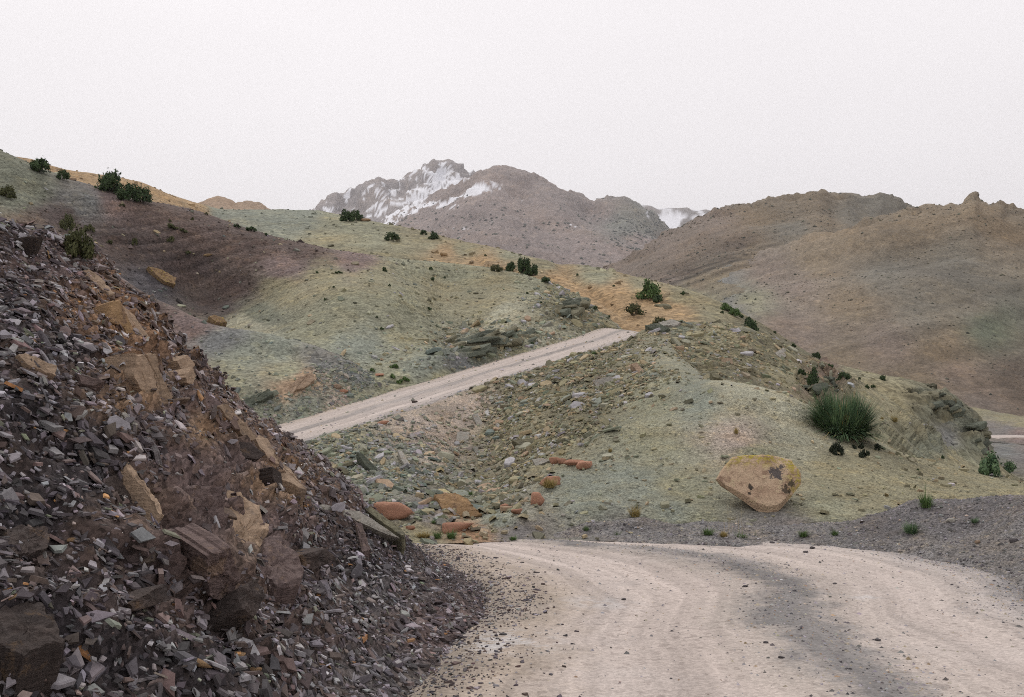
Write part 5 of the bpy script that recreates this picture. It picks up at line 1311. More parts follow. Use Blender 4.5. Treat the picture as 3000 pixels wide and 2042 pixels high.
# the big boulder on the slope
def boulder():
    p, n, d = hit(2225, 1506, ['hillside'])
    k = d / FPX
    face = np.array([(-126, 20), (-104, 46), (-68, 79), (-20, 84), (40, 85), (100, 73), (123, 45), (110, 22), (78, -6), (64, -32), (36, -50), (4, -54), (-24, -44), (-70, -16), (-112, 6)], float) * k
    rim = np.array([(-129, 18), (-106, 48), (-69, 82), (-20, 87), (40, 88), (108, 73), (130, 36), (124, 4), (92, -26), (60, -54), (34, -76), (6, -84), (-26, -68), (-76, -30), (-116, -2)], float) * k
    R = 84 * k
    def resample(q, n):
        q = np.vstack([q, q[:1]]); L = np.arange(len(q)) * 1.0
        u = np.linspace(0, len(q) - 1, n, endpoint=False)
        return np.stack([np.interp(u, L, q[:, 0]), np.interp(u, L, q[:, 1])], 1)
    m_ = 120
    F_, O_ = resample(face, m_), resample(rim, m_)
    def onface(q): return np.stack([q[:, 0], .85 * q[:, 1], q[:, 1]], 1)
    fc = F_.mean(0)
    RG = [onface(fc + (F_ - fc) * t_) for t_ in (.12, .28, .44, .58, .70, .80, .88, .945, .985, 1.0)]
    o1 = onface(O_); o1[:, 1] = .85 * F_[:, 1] + .10 * R
    RG += [lerp(RG[-1], o1, .35) + np.array([0, -.01 * R, 0]), lerp(RG[-1], o1, .75), o1]
    o2 = o1 * np.array([.97, 1, .93]); o2[:, 1] = o1[:, 1] + .45 * R; o2[:, 2] -= .04 * R
    o3 = o1 * np.array([.82, 1, .74]); o3[:, 1] = .35 * o1[:, 1] + 1.15 * R; o3[:, 2] -= .06 * R
    o4 = o1 * np.array([.3, 1, .3]); o4[:, 1] = 1.4 * R
    RG += [lerp(o1, o2, .5), o2, lerp(o2, o3, .5), o3, o4]
    Vb = np.concatenate(RG + [RG[0].mean(0)[None]])
    dsp = .055 * R * fbm(Vb / R * 1.6, 6, 33, .58) + .03 * R * fbm(Vb / R * 3.5, 4, 35, .6, True)
    ctr_ = np.array([0, .35 * R, 0]); dirv = Vb - ctr_; dirv /= np.linalg.norm(dirv, axis=1, keepdims=True)
    Vb = Vb + (dirv * .5 + np.array([0, -.42, .27])) * dsp[:, None]
    kk_ = np.arange(m_); k2_ = (kk_ + 1) % m_
    loops, cnt = [], []
    for a_ in range(len(RG) - 1):
        loops.append(np.stack([a_ * m_ + kk_, a_ * m_ + k2_, (a_ + 1) * m_ + k2_, (a_ + 1) * m_ + kk_], 1).ravel()); cnt += [4] * m_
    loops.append(np.stack([kk_ * 0 + len(RG) * m_, k2_, kk_], 1).ravel()); cnt += [3] * m_
    loops.append(((len(RG) - 1) * m_ + kk_)); cnt += [m_]
    me = mesh_from('boulder', Vb, loops=np.concatenate(loops), counts=cnt)
    if me.polygons[m_ * 3].normal.y > 0: me.flip_normals()
    me.set_sharp_from_angle(angle=math.radians(38))
    m, nt, b = new_mat('lichened_boulder')
    tc = nt.nodes.new('ShaderNodeTexCoord'); v = tc.outputs['Object']
    c = mixc(nt, maprange(nt, noise(nt, v, 2.2, 8, .7), .38, .62, 0, 1), (.58, .44, .30), (.42, .29, .20))
    c = mixc(nt, maprange(nt, noise(nt, v, 3.2, 8, .75), .51, .60, 0, .8), c, (.25, .16, .11))
    c = mixc(nt, maprange(nt, noise(nt, v, 4.5, 8, .75), .54, .61, 0, .8), c, (.60, .49, .31))
    sp = nt.nodes.new('ShaderNodeSeparateXYZ'); nt.links.new(v, sp.inputs[0])
    # yellow lichen along the upper rim and right shoulder, dark lichen patches
    rim = mathn(nt, 'ADD', maprange(nt, sp.outputs['Z'], R * .55, R * 1.0, 0, 1), maprange(nt, sp.outputs['X'], R * .75, R * 1.4, 0, .9))
    ly = mathn(nt, 'MULTIPLY', rim, maprange(nt, noise(nt, v, 9, 7, .75), .46, .56, 0, 1), clamp=True)
    c = mixc(nt, ly, c, (.44, .36, .05))
    def spot(cx, cz, r):
        dx = mathn(nt, 'SUBTRACT', sp.outputs['X'], cx * k); dz = mathn(nt, 'SUBTRACT', sp.outputs['Z'], cz * k)
        rr = mathn(nt, 'SQRT', mathn(nt, 'ADD', mathn(nt, 'MULTIPLY', dx, dx), mathn(nt, 'MULTIPLY', dz, dz)))
        rr = mathn(nt, 'ADD', rr, maprange(nt, noise(nt, v, 7, 8, .75), .25, .75, -1.5 * r * k, 1.5 * r * k))
        return maprange(nt, rr, .75 * r * k, r * k, .9, 0)
    for cx, cz, r, cl in ((52, 34, 17, (.085, .08, .085)), (75, 54, 10, (.085, .08, .085)), (58, 20, 9, (.10, .09, .09)), (-34, -2, 8, (.03, .028, .025)), (-42, -19, 5, (.04, .035, .03)), (70, -8, 13, (.07, .055, .04)), (88, 6, 11, (.07, .06, .04))):
        c = mixc(nt, spot(cx, cz, r), c, cl)
    c = mixc(nt, 1.0, c, maprange(nt, noise(nt, v, 24, 6, .8), .25, .75, .7, 1.28), 'MULTIPLY')
    nt.links.new(c, b.inputs['Base Color'])
    dv = nt.nodes.new('ShaderNodeVectorMath'); dv.operation = 'ADD'
    nz_ = nt.nodes.new('ShaderNodeTexNoise'); nz_.inputs['Scale'].default_value = 3.0; nt.links.new(v, nz_.inputs['Vector'])
    nt.links.new(v, dv.inputs[0]); nt.links.new(nz_.outputs['Color'], dv.inputs[1])
    crk = maprange(nt, voro(nt, dv.outputs[0], 1.9, 'Distance', 'DISTANCE_TO_EDGE'), 0, .035, 0, 1)
    c = mixc(nt, mathn(nt, 'MULTIPLY', mathn(nt, 'SUBTRACT', 1.0, crk), maprange(nt, noise(nt, v, 2.5, 3), .55, .7, 0, .22)), c, (.2, .15, .11))
    nt.links.new(c, b.inputs['Base Color'])
    hs = mathn(nt, 'ADD', mathn(nt, 'ADD', noise(nt, v, 5, 10, .7), mathn(nt, 'MULTIPLY', noise(nt, v, 22, 6), .4)), mathn(nt, 'MULTIPLY', crk, .12))
    bp = N_(nt, 'ShaderNodeBump', Strength=.9, Distance=.10); nt.links.new(hs, bp.inputs['Height']); nt.links.new(bp.outputs['Normal'], b.inputs['Normal'])
    o = obj('boulder', me, m, label='huge tan boulder with yellow and black lichen perched on the green slope', cat='boulder')
    c0 = P(2232, 1424, p[1] + R * .62)
    o.location = c0
boulder()

HS = 'hillside'
for i, (x, y, w, h, mt, lab) in enumerate((
    (1147, 1512, 108, 58, M_red, 'large red sandstone rock with a green tuft before it, in the gully mouth'),
    (1571, 1470, 40, 42, M_red, 'round red stone on the green slope below the tufted red rock'),
    (1483, 1488, 30, 19, M_red, 'smaller of two low red stones at the edge of the gully rubble'),
    (1515, 1503, 33, 16, M_red, 'flatter of two low red stones at the edge of the gully rubble'),
    (1618, 1420, 52, 32, M_red, 'red rock with a dry yellow tuft growing against it'),
    (1626, 1352, 30, 24, M_red, 'first red stone of the row of four, beside a pale slab'),
    (1649, 1352, 22, 18, M_red, 'small dark red stone squeezed in the row of four'),
    (1677, 1360, 44, 18, M_red, 'flat elongated red stone in the row of four'),
    (1713, 1373, 50, 28, M_red, 'largest red stone of the row of four, with a pointed end'),
    (1331, 1556, 80, 34, M_red, 'pinkish red rock beside the rusty sand fan by the road'),
    (1200, 1550, 26, 14, M_red, 'small pink stone among dry grass by the road bend'),
    (1123, 1240, 22, 12, M_red, 'small red stone on the lower edge of the upper road'),
    (1650, 1512, 14, 9, M_pale, 'small pale stone on the bare green slope below the round red one'))):
    stone('rock', x, y, w, h, HS, mt, lab, seed=300 + i, sub=3, sink=.22)
lt = empty('layered_rock', px_loc(1331, 1490, HS), 'ochre bedded rock with stepped ledges in the gully rubble', 'rock')
for i, pl in enumerate(([(1268, 1470), (1330, 1458), (1372, 1475), (1385, 1490), (1330, 1500), (1285, 1492)], [(1290, 1488), (1370, 1482), (1402, 1500), (1345, 1514), (1300, 1510)], [(1310, 1506), (1388, 1498), (1412, 1512), (1370, 1524), (1318, 1522)])):
    slab_px('ledge', pl, HS, M_orange, .16 - .05 * i, .3, lt, .5, 150 + i, .06)
for i, (pl, mt, lab) in enumerate((
    ([(1383, 1218), (1400, 1215), (1415, 1245), (1412, 1262), (1400, 1255)], M_pale, 'upper pale slab standing in the bare bank under the upper road'),
    ([(1340, 1268), (1375, 1270), (1368, 1315), (1352, 1310), (1335, 1292)], M_pale, 'broad pale slab leaning in the bare bank under the upper road'),
    ([(1388, 1310), (1400, 1315), (1401, 1332), (1392, 1334)], M_pale, 'small pale slab below the two leaning ones'),
    ([(1045, 1335), (1062, 1340), (1130, 1400), (1150, 1425), (1125, 1415), (1070, 1372)], M_greenrock, 'long dark green slab lying downhill in the rubble'),
    ([(1165, 1325), (1178, 1328), (1215, 1385), (1205, 1392), (1180, 1360)], M_pale, 'long narrow pale slab pointing downhill in the rubble'),
    ([(865, 1405), (885, 1402), (935, 1450), (945, 1470), (905, 1455)], M_greenrock, 'green slate slab wedged behind the tan outcrop'),
    ([(940, 1425), (968, 1420), (972, 1440), (950, 1445)], M_pale, 'pale green block among the rubble behind the tan outcrop'),
    ([(1740, 1122), (1790, 1108), (1812, 1120), (1800, 1150), (1755, 1152)], M_pale, 'large pale pinkish slab lying in the olive rubble'),
    ([(1560, 1352), (1590, 1348), (1615, 1356), (1590, 1366), (1572, 1372)], M_pale, 'pale grey slab beside the row of four red stones'),
    ([(2080, 1100), (2105, 1103), (2118, 1116), (2090, 1112)], M_olive, 'dark tipped slab on the crest of the boulder knoll'),
    ([(1848, 1072), (1866, 1068), (1890, 1098), (1878, 1104)], M_tan, 'pinkish slab standing on edge in the olive rubble'),
    ([(1500, 1296), (1560, 1290), (1600, 1302), (1540, 1318)], M_olive, 'low dark bedrock hump at the foot of the olive rubble'))):
    slab_px('slab', pl, HS, mt, .10, .25, None, .5, 170 + i, .04, label=lab, cat='slab')
for i, (pl, lay, mt, lab) in enumerate((
    ([(830, 1153), (870, 1115), (915, 1087), (922, 1114), (900, 1138), (865, 1150), (845, 1176), (832, 1172)], 'mound', M_tan, 'tan cracked bedding slab bared in the side of the smooth mound'),
    ([(700, 1180), (740, 1165), (790, 1150), (800, 1165), (770, 1180), (720, 1196)], 'mound', M_greenrock, 'dark stepped slate ledge under the smooth mound'),
    ([(1930, 950), (1970, 940), (1998, 952), (1975, 965), (1940, 962)], 'rubble_spur', M_pale, 'pale flat slab on top of the spur at the road crest'),
    ([(1890, 962), (1930, 955), (1965, 968), (1930, 978)], 'rubble_spur', M_greenrock, 'dark green slab at the road crest beside the pale one'),
    ([(2265, 1040), (2290, 1025), (2305, 1045), (2285, 1058)], 'rubble_spur', M_pale, 'pale crag block on the spur below the skyline shrubs'))):
    slab_px('rock_ledge', pl, lay, mt, .14, .4, None, .25, 200 + i, .12, label=lab, cat='rock')
slab_px('rock', [(428, 790), (450, 794), (482, 806), (508, 826), (505, 845), (478, 838), (445, 812)], 'folded_hill', M_lichen, .35, .6, None, .3, 230, .14, label='long orange lichened rock slanting down the dark purple gully', cat='rock')
slab_px('rock', [(607, 940), (625, 934), (650, 940), (662, 955), (630, 957)], 'mound', M_lichen, .22, .4, None, .4, 231, .14, label='low orange lichened rock at the foot of the purple gully', cat='rock')
BLK = []
for i in range(7):
    r_ = np.random.default_rng(800 + i)
    pl_ = [(*(r_.normal(size=3)), r_.uniform(.7, 1.0)) for _ in range(9)] + [(0, 0, 1, .55), (0, 0, -1, .6), (1, .2, 0, .9), (-1, .1, .1, .9), (0, -1, .2, .7), (0, 1, 0, .7)]
    BLK.append(planes_rock('block', pl_, 3, 60, .04, 3, i, smooth=False))
def crag(label, cx, cy, rx, ry, nb, smin, smax, layer, mats, seed):
    r = np.random.default_rng(seed)
    o0 = hit(cx, cy, [layer])[0]
    e = empty('rock_outcrop', Vector(o0), label, 'outcrop')
    for i in range(nb):
        a = r.uniform(0, 6.28); q = math.sqrt(r.random())
        p, n, d = hit(cx + rx * q * math.cos(a), cy + ry * q * math.sin(a), [layer])
        s_ = r.uniform(smin, smax)
        b = obj('block', BLK[i % 7].copy() if i < len(mats) * 7 else BLK[i % 7], None, parent=e)
        b.data.materials.clear() if b.data.users == 1 else None
        if not b.data.materials: b.data.materials.append(mats[i % len(mats)])
        b.location = Vector(np.array(p) - np.array(o0) - np.array(n) * s_ * .25)
        b.scale = (s_ * r.uniform(.9, 1.5), s_, s_ * r.uniform(.3, .6))
        b.rotation_euler = (r.normal(0, .22) + .1, r.normal(0, .2) - .25, r.uniform(-.9, .9))
crag('dark green slate outcrop breaking out above the upper road', 1405, 1005, 65, 32, 26, .3, .8, 'folded_hill', [M_greenrock, M_olive], 1)
crag('pale broken ledges beside the dark green outcrop above the upper road', 1510, 985, 45, 22, 14, .25, .6, 'folded_hill', [M_olive, M_greenrock], 2)
crag('olive crag at the nose of the hill above the road crest', 1680, 890, 45, 30, 22, .25, .65, 'folded_hill', [M_olive, M_greenrock], 3)
crag('low dark crag in the cleft behind the boulder knoll', 2415, 1130, 45, 25, 26, .14, .34, 'rubble_spur', [M_greenrock, M_olive], 4)
crag('dark bedded crag at the top of the broken ridge end', 2740, 1185, 62, 30, 46, .22, .6, 'crag', [M_greenrock, M_olive], 5)
crag('dark crag foot where the ridge drops to the valley bush', 2862, 1285, 22, 48, 34, .22, .55, 'crag', [M_greenrock, M_darkrock], 6)
for i, (x, y, w, h, lay, mt, lab) in enumerate((
    (607, 752, 20, 10, 'folded_hill', M_lichen, 'small yellow rock on the purple slope'),
    (1070, 642, 26, 10, 'ochre_ridge', M_orange, 'flat ochre rock next to the round bush on the green skyline'),
    (1304, 745, 19, 12, 'ochre_ridge', M_lichen, 'yellow block on the ochre slope above the hill crest'),
    (1111, 1100, 24, 9, 'folded_hill', M_red, 'pinkish stone among the small shrubs above the upper road'),
    (1006, 1150, 26, 12, 'mound', M_red, 'red stone in the debris at the end of the mound'),
    (985, 1137, 20, 16, 'mound', M_tan, 'tan stone next to the red one at the end of the mound'),
    (1213, 1176, 16, 8, 'road', M_darkrock, 'dark stone lying in the middle of the upper road'),
    (1950, 905, 34, 20, 'ochre_ridge', M_olive, 'rounded olive crag on the ridge below the twin bushes'),
    (2536, 1497, 18, 8, 'gravel_berm', M_pale, 'pale stone on the upper flank of the gravel berm'), (2786, 1528, 26, 12, 'gravel_berm', M_pale, 'flat pale stone beside a dry stem on the gravel berm'),
    (2868, 1588, 14, 10, 'gravel_berm', M_tan, 'small brownish stone on the berm near the road'), (2968, 1584, 24, 14, 'gravel_berm', M_greyrock, 'grey stone on the berm at the road edge'),
    (2482, 1485, 12, 7, 'gravel_berm', M_darkrock, 'tiny dark stone where the berm meets the boulder slope'))):
    stone('rock', x, y, w, h, lay, mt, lab, seed=400 + i, sub=3, sink=.2)
# dark clods on the road
for i, (x, y, w) in enumerate(((1992, 1578, 10), (2080, 1578, 12), (2262, 1592, 12), (2355, 1610, 13), (2386, 1607, 14), (2440, 1712, 9), (1835, 1748, 13), (2230, 1886, 13), (2560, 1876, 14), (2275, 1925, 15), (2185, 1711, 12))):
    stone('clod', x, y, w, w * .55, 'road', M_greyrock, 'small dark stone lying loose on the near road', 'stone', 500 + i, 3, 'loose stones on the near road', .2)

# ================================================================== PLANTS
M_leaf = attr_mat('foliage', .7, .2, 8, 0)
PALG = dict(dark=((.03, .055, .025), (.075, .11, .045)), blue=((.05, .10, .055), (.17, .25, .125)), green=((.06, .11, .035), (.14, .21, .075)),
            dry=((.22, .17, .06), (.40, .32, .14)), olive=((.06, .07, .03), (.12, .12, .055)), straw=((.40, .33, .19), (.55, .47, .30)), black=((.018, .025, .016), (.04, .05, .03)))
def blades(name, n, length, width, spread, tone, seed, base=.25, droop=.3, upright=.5):
    """tuft of tapering grass blades, unit scale, rooted at z=0"""
    r = np.random.default_rng(seed)
    a = r.uniform(0, 6.283, n); rad = base * np.sqrt(r.random(n))
    root = np.stack([np.cos(a) * rad, np.sin(a) * rad, -.03 + 0 * a], 1)
    a2 = a + r.normal(0, .5, n)
    el = np.clip(r.normal(upright, spread, n), .08, 1.5)
    d = np.stack([np.cos(a2) * np.cos(el), np.sin(a2) * np.cos(el), np.sin(el)], 1)
    L = length * r.uniform(.5, 1.1, n) * (1 + .22 * np.sin(a2 * 2 + seed) + .16 * np.sin(a2 * 5 + 2 * seed))
    side = np.cross(d, np.array([0, 0, 1.0])); side /= np.linalg.norm(side, axis=1, keepdims=True) + 1e-9
    w = width * r.uniform(.6, 1.3, n)
    mid = root + d * (L * .55)[:, None]; tip = root + d * L[:, None]; tip[:, 2] -= droop * L * r.random(n)
    V = np.stack([root - side * w[:, None], root + side * w[:, None], mid + side * (w * .7)[:, None], mid - side * (w * .7)[:, None], tip], 1)
    c0, c1 = np.array(PALG[tone][0]), np.array(PALG[tone][1])
    c = c0 + (c1 - c0) * r.random((n, 1))
    o = np.arange(n)[:, None] * 5
    loops = (o + np.array([0, 1, 2, 3, 3, 2, 4])[None]).ravel()
    return mesh_from(name, V.reshape(-1, 3), loops=loops, counts=np.tile([4, 3], n), cols=np.repeat(c, 5, 0), smooth=False)
def leafy(name, n, dims, tone, seed, lumps=14, leaf=.07, lo=.1):
    """leaf-sized faces in clumps through the crown's volume; unit scale, base at z=0"""
    r = np.random.default_rng(seed)
    u = r.normal(size=(lumps, 3)); u /= np.linalg.norm(u, axis=1, keepdims=True)
    u[:, 2] = np.abs(u[:, 2]) * 1.2 - .25
    cen = u * r.uniform(.45, .85, (lumps, 1))
    k = r.integers(0, lumps, n)
    q = r.normal(size=(n, 3)); q /= np.linalg.norm(q, axis=1, keepdims=True)
    p = (cen[k] + q * (r.uniform(.15, .42, (lumps, 1))[k] * r.uniform(.6, 1.05, (n, 1)))) * np.array(dims)
    out_ = r.random((n, 1)) < .14; p = np.where(out_, p * r.uniform(1.05, 1.32, (n, 1)), p)
    p[:, 2] += dims[2] * .30; p[:, 2] = np.abs(p[:, 2]) - .02
    t = r.normal(size=(n, 3)); t /= np.linalg.norm(t, axis=1, keepdims=True)
    b = np.cross(t, q); b /= np.linalg.norm(b, axis=1, keepdims=True) + 1e-9
    s = leaf * r.uniform(.6, 1.4, (n, 1))
    V = np.stack([p - t * s, p + b * s * .55, p + t * s, p - b * s * .55], 1).reshape(-1, 3)
    c0, c1 = np.array(PALG[tone][0]), np.array(PALG[tone][1])
    lt = r.random(lumps)[k][:, None] * .6 + r.random((n, 1)) * .4
    c = c0 + (c1 - c0) * lt
    return mesh_from(name, V, polys=np.arange(n * 4).reshape(-1, 4), cols=np.repeat(c, 4, 0), smooth=False)
def stems(name, n, h, r0, spread, seed):
    r = np.random.default_rng(seed); V, F = [], []
    for i in range(n):
        a = r.uniform(0, 6.28); top = np.array([math.cos(a) * spread, math.sin(a) * spread, h]) * r.uniform(.7, 1.1)
        for lv, (c, rr) in enumerate(((np.array([0, 0, -.05]), r0), (top * .5 + r.normal(0, .03, 3), r0 * .7), (top, r0 * .25))):
            for k in range(5):
                V.append(c + rr * np.array([math.cos(k * 1.257), math.sin(k * 1.257), 0]))
        b = i * 15
        for lv in (0, 5):
            for k in range(5):
                F.append((b + lv + k, b + lv + (k + 1) % 5, b + lv + 5 + (k + 1) % 5, b + lv + 5 + k))
    return mesh_from(name, V, polys=np.array(F), cols=np.tile((.10, .075, .05), (len(V), 1)))
M_bark = attr_mat('bark', .9, .3, 20, .3)
STEM = stems('stem', 5, .55, .035, .45, 9)
SHR = {}
for tone in ('dark', 'blue', 'green', 'olive', 'black'):
    SHR[tone] = [leafy('foliage', 1700, (1, 1, .85), tone, 900 + i, 15, .10) for i in range(3)]
SMALL = {t: [leafy('shrub', 420, (1, 1, .85), t, 940 + i, 9, .17) for i in range(3)] for t in ('dark', 'olive', 'black', 'green')}
TUFT = {'green': [blades('tuft', 200, 1.0, .022, .35, 'green', 960 + i, .35, .35, .9) for i in range(3)],
        'blue': [blades('tuft', 220, 1.0, .022, .35, 'blue', 965 + i, .35, .35, .9) for i in range(3)],
        'dry': [blades('tuft', 260, 1.0, .020, .35, 'dry', 970 + i, .4, .3, 1.0) for i in range(3)]}
cnt_ = [0]
def shrub(x, y, w, h, layer, tone, label, group=None, name='shrub', parts=None):
    cnt_[0] += 1
    p, n, d = hit(x, y, [layer] if layer else None)
    k = d / FPX; sx, sz = w * k / 2, h * k
    sp = random.uniform(0, 6.28)
    if parts is None: parts = w >= 30
    if parts:
        e = empty(name, Vector(p), label, 'shrub', group)
        f = obj('foliage', SHR[tone][cnt_[0] % 3], M_leaf, parent=e)
        f.scale = (sx * 1.15, sx * 1.05, sz * 1.12); f.rotation_euler = (0, 0, sp)
        s = obj('stem', STEM, M_bark, parent=e); s.scale = (sx, sx, sz * .9); s.rotation_euler = (0, 0, sp)
        return e
    o = obj(name, SMALL[tone][cnt_[0] % 3], M_leaf, label=label, cat='shrub', group=group)
    o.location = Vector(p) - Vector((0, 0, sz * .08)); o.scale = (sx * 1.15, sx * 1.1, sz * 1.15); o.rotation_euler = (0, 0, sp)
    return o
def tuft(x, y, w, h, layer, tone, label, group=None):
    cnt_[0] += 1
    p, n, d = hit(x, y, [layer] if layer else None)
    k = d / FPX; s = h * k
    o = obj('grass_tuft', TUFT[tone][cnt_[0] % 3], M_leaf, label=label, cat='grass', group=group)
    o.location = Vector(p); o.scale = (w * k * .75, w * k * .75, s * 1.3); o.rotation_euler = (0, 0, random.uniform(0, 6.28))
    return o

# the big spiky bush on the knoll
p, n, d = hit(2468, 1268, ['hillside']); k = d / FPX
e = empty('spiky_bush', Vector(p) + Vector((0, 0, -.05)), 'big dark green spiky bush standing on the edge of the boulder knoll', 'bush')
f = obj('foliage', blades('spikes', 5600, 1.0, .019, .5, 'blue', 71, .42, .25, .72), M_leaf, parent=e); f.scale = (104 * k, 96 * k, 138 * k)
f = obj('foliage', blades('spikes', 130, 1.0, .012, .5, 'dry', 75, .42, .3, .8), M_leaf, parent=e, label='dry straw blades among the green'); f.scale = (98 * k, 94 * k, 128 * k)
f = obj('foliage', blades('spikes', 1400, .85, .012, .45, 'dry', 72, .40, .45, .35), M_leaf, parent=e, label='dry yellow blades at the base'); f.scale = (62 * k, 60 * k, 70 * k)
f = obj('heart', leafy('heart', 900, (.5, .5, .5), 'dark', 73, 9, .08), M_leaf, parent=e); f.scale = (84 * k, 84 * k, 105 * k)

for x, y, w, h, lay, tone, lab in (
    (114, 502, 66, 36, 'folded_hill', 'dark', 'long dark bush on the skyline of the green slope by the outcrop'),
    (186, 528, 34, 26, 'folded_hill', 'dark', 'small round bush on the crest against the ochre hill'),
    (327, 562, 80, 56, 'folded_hill', 'dark', 'tall shaggy bush, upper one of the dark clump on the crest'),
    (378, 580, 64, 42, 'folded_hill', 'dark', 'middle bush of the dark clump on the crest'),
    (414, 590, 52, 36, 'folded_hill', 'dark', 'lowest bush of the dark clump on the crest'),
    (228, 752, 84, 76, None, 'olive', 'leafy green bush on the dark slope behind the scree bank'),
    (196, 672, 36, 40, None, 'olive', 'brownish shrub at the edge of the dark hollow'),
    (19, 580, 42, 30, None, 'olive', 'olive shrub on the dark slope above the brown boulder'),
    (1018, 642, 40, 30, 'ochre_ridge', 'dark', 'first half of the round bush pair on the green skyline'),
    (1044, 644, 32, 28, 'ochre_ridge', 'dark', 'second half of the round bush pair, next to the ochre rock'),
    (1154, 703, 40, 22, 'ochre_ridge', 'dark', 'wide low bush on the green slope under the skyline pair'),
    (1268, 698, 30, 20, 'ochre_ridge', 'dark', 'bush beside a smaller round one near the ridge line'),
    (1457, 790, 34, 18, None, 'olive', 'low bush where the hill crest meets the ochre slope'),
    (1601, 828, 32, 15, None, 'dark', 'flat dark bush on the hill nose below the conifers'),
    (1904, 870, 66, 46, 'ochre_ridge', 'green', 'broad leafy bush on the ochre ridge right of the gully'),
    (1925, 882, 36, 20, 'ochre_ridge', 'dark', 'low bush growing under the broad leafy one on the ridge'),
    (1858, 925, 50, 30, 'ochre_ridge', 'olive', 'olive bush low in the ochre gully'),
    (1930, 950, 44, 20, 'ochre_ridge', 'olive', 'olive bush behind the pale slab at the road crest'),
    (2128, 910, 36, 20, 'ochre_ridge', 'green', 'upper bush of the green pair on the falling skyline'),
    (2156, 920, 32, 18, 'ochre_ridge', 'green', 'lower bush of the green pair on the falling skyline'),
    (2201, 966, 44, 34, 'ochre_ridge', 'dark', 'dense round dark bush at the edge of the spur skyline'),
    (2382, 1130, 32, 46, 'rubble_spur', 'dark', 'tall dark shrub in the rocky cleft behind the knoll'),
    (2472, 1114, 36, 22, None, 'dark', 'dark shrub on the grassy spur above the spiky bush'),
    (2450, 1330, 36, 32, 'hillside', 'black', 'blackish cushion shrub alone below the spiky bush'),
    (2910, 1378, 72, 56, None, 'blue', 'large dark green bush in the valley gully at the foot of the crag'),
    (2968, 1370, 40, 28, None, 'blue', 'smaller green bush beside the large one in the valley gully')):
    shrub(x, y, w, h, lay, tone, lab, parts=True)
# conifers on the ochre slope
def conifer(x, y, w, h, lab, seed):
    p, n, d = hit(x, y, ['ochre_ridge']); k = d / FPX
    e = empty('juniper_tree', Vector(p), lab, 'tree', 'junipers on the ochre slope')
    r = np.random.default_rng(seed)
    me = leafy('crown', 2200, (.56, .56, .66), 'dark', seed, 20, .06)
    f = obj('crown', me, M_leaf, parent=e); f.scale = (w * k * 1.0, w * k * 1.0, h * k * .98); f.location = (0, 0, h * k * .04)
    t = obj('trunk', stems('trunk', 3, .6, .05, .15, seed), M_bark, parent=e); t.scale = (w * k, w * k, h * k)
conifer(1500, 792, 30, 36, 'low juniper standing apart on the uphill side of the tall one', 31)
conifer(1536, 802, 40, 62, 'tallest dark juniper of the group on the ochre slope', 32)
conifer(1567, 804, 28, 42, 'slim juniper pressed against the downhill side of the tall one', 33)
conifer(1549, 806, 26, 30, 'shortest juniper filling the gap at the foot of the group', 34)

def many(lst, layer, tone, label, group):
    for q in lst:
        x, y, w = q[:3]; h = q[3] if len(q) > 3 else w * .85
        shrub(x, y + h * .35, w, h, layer, tone, label, group, parts=False)
many([(262, 673, 25), (323, 710, 20, 12), (394, 705, 17, 20), (501, 703, 21, 16), (503, 663, 30, 16), (538, 675, 24, 13), (564, 640, 10), (553, 739, 18, 11), (357, 603, 15, 8), (606, 623, 9), (495, 645, 10)], 'folded_hill', 'olive', 'small olive shrub dotted on the purple slope', 'shrubs on the purple slope')
many([(703, 649, 22, 9), (742, 658, 30, 12), (791, 672, 11, 9)], 'folded_hill', 'dark', 'little dark shrub on the purple crest against the green ridge', 'shrubs on the purple crest')
many([(1127, 790, 12, 14), (1261, 788, 11), (1266, 817, 13), (1304, 810, 8, 6), (992, 797, 20, 7), (929, 798, 9, 7), (977, 841, 7), (952, 876, 8), (1142, 832, 9), (1258, 905, 14, 9), (1117, 962, 12, 8), (1104, 929, 8, 5), (1545, 853, 8), (1584, 882, 7)], 'folded_hill', 'dark', 'tiny dark shrub on the bare green nose of the hill', 'shrubs on the green nose')
many([(1158, 1072, 26, 12), (1089, 1085, 13), (1150, 1103, 15), (1186, 1110, 26, 14), (1171, 1119, 22, 14)], 'folded_hill', 'green', 'small green shrub clustered just above the upper road', 'shrubs above the upper road')
many([(1750, 901, 12), (1795, 915, 14, 10), (1849, 943, 12), (1560, 1006, 11, 7), (1354, 1020, 18, 12)], 'folded_hill', 'dark', 'dark shrub tucked in the rocky road cutting', 'shrubs in the road cutting')
many([(1243, 677, 19, 15), (2004, 856, 14, 10), (1800, 838, 7), (2118, 914, 10), (2175, 925, 16, 9), (2195, 930, 14), (2272, 970, 9), (2299, 1008, 12), (2337, 997, 18, 10), (2401, 1028, 24, 18), (1690, 805, 8), (1420, 745, 7)], 'ochre_ridge', 'dark', 'small dark shrub along the line of the ochre ridge', 'shrubs on the ochre ridge')
many([(2352, 1087, 22, 18), (2427, 1076, 22, 12), (2588, 1095, 24, 14), (2587, 1110, 12), (2568, 1119, 12), (2546, 1128, 14), (2516, 1104, 8), (2766, 1337, 11), (2690, 1375, 8)], None, 'dark', 'small round dark shrub on the grassy spur above the crags', 'shrubs on the grassy spur')
many([(2504, 1309, 15), (2525, 1308, 20), (2532, 1331, 28), (2570, 1310, 18, 20)], 'hillside', 'black', 'blackish cushion shrub in the cluster of four below the spiky bush', 'cluster of four cushion shrubs')

